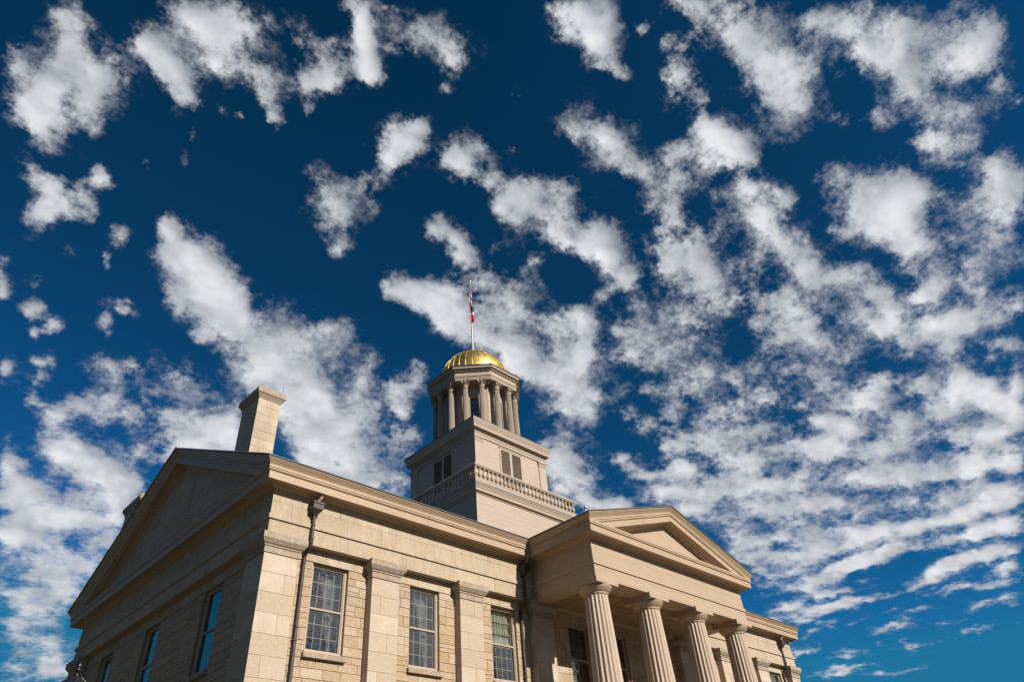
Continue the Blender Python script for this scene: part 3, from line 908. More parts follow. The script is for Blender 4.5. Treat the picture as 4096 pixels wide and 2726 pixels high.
# drum with real window openings, one wall per side
side = 2*APD*math.tan(R(22.5))
drum = MB()
for k in range(8):
    a = R(45*k); nx, ny = math.cos(a), math.sin(a); tx, ty = -ny, nx
    T = lambda s, d, z: (CX + nx*(APD+d) + tx*s, CY + ny*(APD+d) + ty*s, z)
    s0 = side/2; wv = 0.345; z0, z1 = 25.5, 27.93
    for (sa, sb, za, zb) in ((-s0, -wv, 25.1, 29.0), (wv, s0, 25.1, 29.0), (-wv, wv, 25.1, z0), (-wv, wv, z1, 29.0)):
        drum.add([T(sa,0,za), T(sb,0,za), T(sb,0,zb), T(sa,0,zb)], [(0,1,2,3)], 0, 0.5)
    c = [(-wv, z0), (wv, z0), (wv, z1), (-wv, z1)]
    for (ua, za), (ub, zb) in zip(c, c[1:]+c[:1]): drum.add([T(ua,0,za), T(ub,0,zb), T(ub,-0.25,zb), T(ua,-0.25,za)], [(0,1,2,3)], 0, 0.5)
dr = part(drum, 'cupola_drum', [M_tower])
def lbox(mb, T, s0, s1, d0, d1, z0, z1, m=0):
    v = [T(s, d, z) for z in (z0, z1) for s, d in ((s0, d0), (s1, d0), (s1, d1), (s0, d1))]
    mb.add(v, [(0,3,2,1),(4,5,6,7),(0,1,5,4),(1,2,6,5),(2,3,7,6),(3,0,4,7)], m, 0.5)
for k in range(8):
    a = R(45*k); nx, ny = math.cos(a), math.sin(a); tx, ty = -ny, nx
    T = lambda s, d, z: (CX + nx*(APD+d) + tx*s, CY + ny*(APD+d) + ty*s, z)
    w = MB()
    lbox(w, T, -0.345, -0.27, -0.12, 0.012, 25.5, 27.93); lbox(w, T, 0.27, 0.345, -0.12, 0.012, 25.5, 27.93); lbox(w, T, -0.27, 0.27, -0.12, 0.012, 27.85, 27.93)
    lbox(w, T, -0.018, 0.018, -0.10, -0.05, 25.5, 27.85)
    for q in range(6): lbox(w, T, -0.27, 0.27, -0.099, -0.055, 27.85-0.375*(q+1)-0.018, 27.85-0.375*(q+1)+0.018)
    g = w.build('cupola_window', [M_trim], dr)
    gg = MB(); gg.add([T(-0.28, -0.105, 25.5), T(0.28, -0.105, 25.5), T(0.28, -0.105, 27.9), T(-0.28, -0.105, 27.9)], [(0,1,2,3)])
    # dark backing right inside the lantern
    gg.build('cupola_pane', [M_glass], dr)
core = MB(); core.lathe(CX, CY, [(1.2, 25.1), (1.2, 29.0)], 12); core.build('cupola_core', [M_dark], dr)  # dark core closing the view through the cupola windows
mb = MB(); mb.sweep(fwd_path(2.93), [(-0.75, 28.95), (-0.75, 28.92), (0, 28.92), (0, 29.02), (0.022, 29.025), (0.022, 29.11), (0.044, 29.115), (0.044, 29.185), (0.085, 29.20), (0.085, 29.24), (0, 29.25), (0, 29.56), (0.02, 29.57), (0.04, 29.60), (0.045, 29.61), (0.045, 29.73), (0.06, 29.735), (0.255, 29.76), (0.255, 29.85), (0.27, 29.86), (0.285, 29.90), (0.30, 29.93)], closed=True)
ce = part(mb, 'cupola_entablature', [M_tower])
f = MB(); f.sweep(fwd_path(2.93), [(0.302, 29.92), (0.325, 29.93), (0.325, 29.98), (0.26, 30.0), (-0.9, 30.12)], closed=True); f.build('cupola_gutter', [M_roof], ce)
dn = MB(); inner_, zig = [], []
for k in range(8):
    a = R(45*k); nx, ny = math.cos(a), math.sin(a); tx, ty = -ny, nx
    T2 = lambda s, d: (CX + nx*(2.93+d) + tx*s, CY + ny*(2.93+d) + ty*s)
    s_ = 2.99*math.tan(R(22.5)); n = 18
    for q in range(n):
        c0_ = -s_ + 2*s_*(q+0.5)/n
        for s1_, d_ in ((c0_-0.039, 0.05), (c0_-0.038, 0.125), (c0_+0.038, 0.125), (c0_+0.039, 0.05)):
            zig.append(T2(s1_, d_)); inner_.append(T2(s1_, 0.0))
dn.grid([[(*p_, 29.61) for p_ in inner_], [(*p_, 29.61) for p_ in zig], [(*p_, 29.73) for p_ in zig], [(*p_, 29.73) for p_ in inner_]], smooth=False, closed=True)
dn.build('dentils', [M_tower], ce)
# Corinthian-like columns
cs = MB()
zc0, zc1 = 25.14, 28.33
crings = [(0.215, zc0+0.16, 0), (0.212, zc0+0.2, 1)] + [(0.212 - 0.036*(k/10)**1.5, zc0+0.2+(zc1-0.06-zc0-0.2)*k/10, 1) for k in range(1, 11)] + [(0.176, zc1-0.03, 0)]
fluted(cs, 0, 0, crings, 20, 5, 0.17, fillet=0.2)
cs.lathe(0, 0, [(0.27, zc0), (0.27, zc0+0.05), (0.285, zc0+0.07), (0.27, zc0+0.09), (0.235, zc0+0.105), (0.25, zc0+0.13), (0.235, zc0+0.155), (0.215, zc0+0.16)], 24)
cc = MB()
cc.lathe(0, 0, [(0.17, zc1-0.03), (0.20, zc1-0.02), (0.205, zc1), (0.20, zc1+0.02), (0.18, zc1+0.03), (0.178, zc1+0.09), (0.20, zc1+0.10), (0.205, zc1+0.115), (0.19, zc1+0.13), (0.19, zc1+0.2), (0.20, zc1+0.38), (0.24, zc1+0.50)], 24)
def leaf(a, r0, z0, h, w, out, curl):
    ca, sa = math.cos(a), math.sin(a); P = []
    for i in range(7):
        u = i/6; z = z0 + h*(u if u < 0.85 else 0.85 - (u-0.85)*0.9*curl); r = r0 + out*(u**2.2)
        ww = w*(0.55 + 0.6*math.sin(math.pi*min(1, u*0.9+0.1)))*(1 if u < 0.8 else 0.7)
        row = []
        for j in (-1, -0.5, 0, 0.5, 1):
            rr = r - 0.015*abs(j) + (0.012 if j == 0 else 0)
            row.append((rr*ca - ww*j*sa, rr*sa + ww*j*ca, z - 0.02*abs(j)))
        P.append(row)
    cc.grid(P, smooth=True)
for q in range(8): leaf(R(45*q), 0.185, zc1+0.12, 0.24, 0.08, 0.14, 1)
for q in range(8): leaf(R(45*q+22.5), 0.19, zc1+0.22, 0.22, 0.065, 0.14, 1)
for q in range(4):
    a = R(45+90*q); ca, sa = math.cos(a), math.sin(a)
    pts = []
    for i in range(26):
        th = i/25*3.6*math.pi; rr = 0.082*(1 - i/25*0.8)
        pts.append(((0.285 + rr*math.cos(th))*ca, (0.285 + rr*math.cos(th))*sa, zc1+0.455 + rr*math.sin(th)))
    cc.tube(pts, 0.028, 6)
    cc.tube([(0.19*ca, 0.19*sa, zc1+0.26), (0.22*ca, 0.22*sa, zc1+0.38), (0.28*ca, 0.28*sa, zc1+0.47)], 0.035, 6)
    b = R(90*q); cc.sphere((0.235*math.cos(b), 0.235*math.sin(b), zc1+0.50), 0.05, 6)
P = []
for z in (zc1+0.535, zc1+0.59):
    row = []
    for k in range(48):
        a = 2*math.pi*k/48; m_ = abs(math.cos(2*a))
        rr = 0.415 - 0.16*m_**0.6
        row.append((rr*math.cos(a), rr*math.sin(a), z))
    P.append(row)
cc.grid(P, smooth=False, closed=True); cc.add(P[0], [tuple(range(48))[::-1]])
cc.add(P[1], [tuple(range(48))])
c0 = None
for k in range(8):
    a = R(45*k); nx, ny = math.cos(a), math.sin(a); tx, ty = -ny, nx
    for s in (-1, 1):
        if c0 is None:
            c0 = cs.build('cupola_column', [M_trim], bld, INV); cc.build('leafy_capital', [M_trim], c0); o = c0
        else: o = copy_tree(c0)
        o.location = (CX + nx*2.75 + tx*0.56*s, CY + ny*2.75 + ty*0.56*s, 0); o.rotation_euler = (0, 0, a)
# dome
RD = 2.485; ZD = 30.62; NR = 32
dm = MB()
prof = [(RD, 30.0 + 0.62*k/4) for k in range(5)] + [(RD*math.cos(R(90*k/22)), ZD + RD*math.sin(R(90*k/22))) for k in range(1, 22)] + [(0.02, ZD+RD)]
dm.lathe(CX, CY, prof, 128, cap=False)
for i in range(len(dm.f)):
    pan = (i % 128) // 4; ring = i // 128
    band = (ring + (pan*5) % 7) // 6
    dm.t[i] = random.Random(pan*31+band*7).random()
do = part(dm, 'dome', [M_gold])
rb = MB()
for k in range(NR):
    a = 2*math.pi*(k)/NR
    pts = [(CX + (r+0.006)*math.cos(a), CY + (r+0.006)*math.sin(a), z+0.003) for r, z in prof if r > 0.5]
    rb.tube(pts, 0.018, 6)
rb.build('dome_ribs', [M_gold], do)
sm = MB()
for k in range(NR):
    for q, el in enumerate((14, 33, 54)):
        el += ((k*5) % 7 - 3)*2.0
        r = RD*math.cos(R(el)) + 0.004; z = ZD + RD*math.sin(R(el))
        sm.tube([(CX + r*math.cos(2*math.pi*(k+u)/NR), CY + r*math.sin(2*math.pi*(k+u)/NR), z) for u in (0.06, 0.5, 0.94)], 0.008, 5)
sm.build('dome_seams', [M_gold], do)
tp_ = MB(); tp_.lathe(CX, CY, [(0.55, ZD+RD-0.07), (0.56, ZD+RD-0.02), (0.50, ZD+RD+0.02), (0.16, ZD+RD+0.05), (0.14, ZD+RD+0.12)], 32)
tp_.build('dome_cap', [M_gold], do)

# roof-corner floodlight and ceiling fittings of the portico
mb = MB(); fx, fy, fz = P0-CC+0.28, -PD-0.30, ZCR+0.10
mb.tube([(fx, fy, fz-0.1), (fx, fy, fz+0.22)], 0.022, 8); mb.sphere((fx, fy, fz+0.29), 0.07, 8)
mb.tube([(fx, fy, fz+0.06), (fx+0.2, fy-0.02, fz+0.10), (fx+0.34, fy, fz+0.10)], 0.016, 8); mb.sphere((fx+0.38, fy, fz+0.10), 0.055, 8)
mb.tube([(fx+0.36, fy, fz-0.02), (fx+0.36, fy, fz+0.06)], 0.02, 8)
part(mb, 'roof_floodlight', [M_silver])
def pend(x, y, label, cm=True):
    t = empty('pendant_lamp', (x, y, ZA0), label, 'lamp', 'small lamps under the porch ceiling')
    c = MB(); c.tube([(0, 0, 0.02), (0, 0, -0.22)], 0.008, 6); c.build('cord', [M_lead2], t)
    s_ = MB(); s_.lathe(0, 0, [(0.03, -0.20), (0.13, -0.26), (0.125, -0.26), (0.03, -0.21)], 16); s_.build('lamp_shade', [M_lead2], t)
    b = MB(); b.sphere((0, 0, -0.28), 0.055, 8); b.build('bulb', [M_silver], t)
pend(15.0, -2.0, 'small round pendant lamp under the porch ceiling, nearer the leftmost column')
pend(20.2, -1.2, 'small round pendant lamp under the porch ceiling, deeper between the middle columns')

# ------------------------------------------------------------------ flagpole and flags
t = empty('flagpole', (CX, CY, ZD+RD), 'slender white flagpole rising from the top of the gold dome', 'flagpole')
pm = MB(); pm.lathe(0, 0, [(0.07, 0.0), (0.06, 2.5), (0.045, 5.5), (0.03, 7.55)], 16); pm.build('pole', [M_pole], t)
hl = MB(); hl.tube([(0.13, -0.05, 0.05), (0.15, -0.04, 3.0), (0.10, -0.02, 7.45)], 0.012, 5); hl.build('halyard', [M_pole], t)
bl = MB(); bl.sphere((0, 0, 7.75), 0.115, 10); bl.lathe(0, 0, [(0.05, 7.52), (0.06, 7.60), (0.03, 7.66)], 12); bl.build('finial_ball', [M_gold], t)

def flag(name, z0, z1, prof, pat, label):
    mb = MB(); nz, nx = 30, 10
    V = []
    d = Vector((-rt2.x*0.15, -1, 0)).normalized()
    for i in range(nz+1):
        u = i/nz; z = z0 + (z1-z0)*u; xo, w = prof(u)
        row = []
        for j in range(nx+1):
            s = j/nx
            a = s*math.pi*1.9 + 0.5*math.sin(7*u)
            row.append((CX + rt.x*(xo + (s-0.5)*w) - rt.y*0, CY + rt.y*(xo + (s-0.5)*w), z + 0.05*math.sin(3*s)))
            px, py, pz = row[-1]; off = 0.10 + 0.07*math.sin(a*1.7 + 4*u)
            row[-1] = (px - fwd.x*off, py - fwd.y*off, pz)
        V.append(row)
    for i in range(nz):
        for j in range(nx):
            q = [V[i][j], V[i][j+1], V[i+1][j+1], V[i+1][j]]
            mb.add(q, [(0,1,2,3)], pat(i/nz, j/nx), 0.5)
    o = mb.build(name, [M_red, M_white, M_blue])
    tag(o, label, 'flag')
flag('flag', 38.05, 40.15, lambda u: (0.03 - 0.03*u, 0.26 - 0.18*u**1.6 + 0.015*math.sin(9*u)),
     lambda u, s: (0 if (int((u*u*9 + s*1.6 + 0.4*math.sin(8*u))) % 2 == 0) else 1) if u < 0.86 else (1 if s > 0.4 else 2),
     'limp red and white striped flag hanging highest on the flagpole')
flag('flag', 36.40, 38.50, lambda u: (0.10 - 0.02*u, 0.27 + 0.08*math.sin(3.0*u) - 0.30*max(0, u-0.62)),
     lambda u, s: 0 if u < 0.30 + 0.12*(1-s) else (1 if u < 0.44 + 0.05*s else (1 if s > 0.86 else 2)),
     'limp flag of navy, white and red hanging below the striped flag')

# ------------------------------------------------------------------ ground
def ground_mat():
    m, nt, bs = new_mat('lawn')
    n1 = noise(nt, pos(nt), 0.4, 8, 0.6); n2 = noise(nt, pos(nt), 14, 4, 0.7)
    c = mixc(nt, ramp(nt, n1, 0.35, 0.65), (0.055, 0.048, 0.020), (0.09, 0.072, 0.032)); c = mixc(nt, ramp(nt, n2, 0.4, 0.6, 0, 0.5), c, (0.035, 0.03, 0.015))
    L(nt, c, bs.inputs['Base Color']); bs.inputs['Roughness'].default_value = 0.95; bump(nt, bs, n2, 0.8, 0.05)
    return m
mb = MB(); mb.box(-9000, 9000, -9000, 9000, -1.0, 0.0)
tag(mb.build('ground', [ground_mat()]), kind='structure')
hm = MB(); rows = []  # unseen dark ridge added to block low sky light from the gable
for d_, h_ in ((110, -0.5), (135, 17), (165, 34), (210, 37), (300, 10), (400, -0.5)):
    row = []
    for k in range(121):
        az = R(150 + 200*k/120); fade = min(1, k/10, (120-k)/10)
        hh = h_*fade*(0.85 + 0.25*math.sin(k*0.37)*math.sin(k*0.11+1)) + (1.6*math.sin(k*2.3+d_) if h_ > 0 else 0)
        row.append((CX + d_*math.sin(az), 9 + d_*math.cos(az), hh if h_ > 0 else -0.5))
    rows.append(row)
hm.grid(rows)
tag(hm.build('light_blocker', [plain('dark blocker', (0.05, 0.06, 0.03), 0.95, 0, 0.7, 0.3)]), kind='structure')
mb = MB(); mb.box(-60, 90, -12.0, -7.6, -0.2, 0.02); mb.box(16.5, 20.6, -60, -12.0, -0.2, 0.018)
tag(mb.build('path', [plain('concrete paving', (0.28, 0.24, 0.19), 0.9, 0, 0.3, 3)]), kind='structure')

# ------------------------------------------------------------------ street lamp
def street_lamp(x, y, ztop):
    t = empty('street_lamp', (x, y, 0), 'black iron street lamp with pointed finial and hipped lantern roof near the shaded gable end', 'street lamp')
    po = MB(); po.lathe(0, 0, [(0.19, 0), (0.19, 0.12), (0.15, 0.2), (0.13, 0.55), (0.15, 0.6), (0.09, 0.7), (0.06, 1.0), (0.05, ztop-1.15), (0.09, ztop-1.1), (0.06, ztop-1.05), (0.11, ztop-0.98)], 20); po.build('post', [M_iron], t)
    hb, ht = 0.13, 0.21; zb, zt = ztop-0.98, ztop-0.42
    fr = MB()
    for sx in (-1, 1):
        for sy in (-1, 1): fr.tube([(sx*hb, sy*hb, zb), (sx*ht, sy*ht, zt)], 0.014, 6)
    fr.build('lantern_frame', [M_iron], t)
    g = MB(); g.grid([[(-hb, -hb, zb), (hb, -hb, zb), (hb, hb, zb), (-hb, hb, zb)], [(-ht, -ht, zt), (ht, -ht, zt), (ht, ht, zt), (-ht, ht, zt)]], smooth=False, closed=True); g.build('lantern_glass', [M_glass], t)
    rf = MB()
    def sqr(h, z): return [(-h, -h, z), (h, -h, z), (h, h, z), (-h, h, z)]
    rf.grid([sqr(0.26, zt-0.02), sqr(0.27, zt), sqr(0.25, zt+0.03), sqr(0.035, ztop-0.165)], smooth=False, closed=True)
    for sx in (-1, 1):
        for sy in (-1, 1):
            rf.tube([(sx*0.25, sy*0.25, zt+0.035), (sx*0.035, sy*0.035, ztop-0.16)], 0.008, 6)
    rf.build('lantern_roof', [M_iron], t)
    fi = MB(); z = ztop - 0.17
    fi.lathe(0, 0, [(0.03, z), (0.022, z+0.012), (0.024, z+0.03), (0.014, z+0.045), (0.012, z+0.055), (0.034, z+0.07), (0.034, z+0.09), (0.018, z+0.097), (0.022, z+0.105), (0.024, z+0.12), (0.018, z+0.145), (0.006, z+0.168), (0.001, z+0.172)], 20)
    fi.build('finial', [M_iron], t)
    return t
lamp = street_lamp(-7.43, -11.75, 3.965)
lamp.rotation_euler = (0, 0, R(30))

# ------------------------------------------------------------------ red-leaved tree just right of the picture
def tree(base, ztop):
    t = empty('ornamental_tree', base, 'dark red leaved tree of which one leaf tip shows at the right edge', 'tree')
    rnd = random.Random(3)
    tr = MB(); tr.tube([(0, 0, 0), (0.05, 0, 1.2), (0.0, 0.1, 2.4), (0.1, 0.0, 3.6), (0.1, 0.1, ztop-0.7)], [0.14, 0.11, 0.09, 0.06, 0.02], 10)
    limbs = []
    for k in range(16):
        a = k*2.4; z = 1.9 + (ztop-2.8)*k/16; ln = rnd.uniform(0.7, 1.15)*(1 - 0.35*k/16)
        e_ = (ln*math.cos(a), ln*math.sin(a), z + ln*0.7); limbs.append(((0.03, 0.03, z), e_))
        tr.tube([(0.03, 0.03, z), (ln*0.5*math.cos(a), ln*0.5*math.sin(a), z+ln*0.25), e_], [0.04, 0.025, 0.008], 6)
    tr.build('trunk', [M_bark], t)
    lf = MB()
    for (a, b) in limbs:
        for q in range(230):
            u = rnd.uniform(0.25, 1.05); c = Vector(a).lerp(Vector(b), u) + Vector([rnd.gauss(0, 0.16) for _ in range(3)])
            d = Vector([rnd.gauss(0, 1) for _ in range(3)]).normalized(); e2 = d.orthogonal().normalized(); s = rnd.uniform(0.06, 0.10)
            lf.add([tuple(c), tuple(c + d*s + e2*s*0.5), tuple(c + d*2*s), tuple(c + d*s - e2*s*0.5)], [(0,1,2,3)], 0, rnd.random())
    return t, lf
M_leaf = plain('dark red leaf', (0.11, 0.012, 0.016), 0.5, 0, 0.3)
tdir = rt2*((4096-2048)/FPX) - up2*((2278-1363)/FPX) + fwd
tip = EYE + tdir*15.0
TB_ = (tip.x + 3.0, tip.y - 1.9, 0.0)
tt, lf = tree(TB_, tip.z + 0.5)
# drop leaves that would cross the picture's right edge, keep one spray whose tip just enters
keep = MB()
def px_of(p):
    d = Vector(p) - EYE; z = d.dot(fwd)
    return 2048 + FPX*d.dot(rt2)/z, 1363 - FPX*d.dot(up2)/z, z
for i in range(0, len(lf.f)):
    vs = [lf.v[j] for j in lf.f[i]]
    if all(px_of(Vector(v) + Vector(TB_))[0] > 4110 for v in vs):
        keep.add(vs, [(0,1,2,3)], 0, lf.t[i])
l0 = tip - Vector(TB_)
bx_ = l0 + rt2*0.05
keep.add([tuple(l0 - rt2*0.035 + up2*0.006), tuple(l0 + rt2*0.01 + up2*0.035), tuple(l0 + rt2*0.07), tuple(l0 - rt2*0.0 - up2*0.04)], [(0,1,2,3)], 0, 0.5)
tw = Vector((0.03, 0.03, l0.z-0.4))
keep.tube([tuple(l0 + rt2*0.02), tuple(l0*0.5 + tw*0.5 + rt2*0.25), tuple(tw)], [0.004, 0.01, 0.02], 5, 1)
keep.build('foliage', [M_leaf, M_bark], tt)

# ------------------------------------------------------------------ clouds
H_CL = 1500.0
def hash2(ix, iy, seed):
    h = (ix.astype(np.int64)*374761393 + iy.astype(np.int64)*668265263 + seed*2147483647) & 0xffffffff
    h = ((h ^ (h >> 13))*1274126177) & 0xffffffff
    return ((h ^ (h >> 16)) & 0xffff)/65535.0
def vnoise(x, y, seed):
    ix = np.floor(x); iy = np.floor(y); fx = x-ix; fy = y-iy
    fx = fx*fx*fx*(fx*(fx*6-15)+10); fy = fy*fy*fy*(fy*(fy*6-15)+10)
    a = hash2(ix, iy, seed); b = hash2(ix+1, iy, seed); c = hash2(ix, iy+1, seed); d = hash2(ix+1, iy+1, seed)
    return (a*(1-fx)+b*fx)*(1-fy) + (c*(1-fx)+d*fx)*fy
def fbm(x, y, seed, octv=5, gain=0.5):
    s = 0; a = 1; t = 0
    for o in range(octv):
        ca, sa = math.cos(o*0.7+0.3), math.sin(o*0.7+0.3)
        s = s + a*vnoise((x*ca - y*sa)*2**o + 17.3*o, (x*sa + y*ca)*2**o - 9.1*o, seed+o); t += a; a *= gain
    return s/t
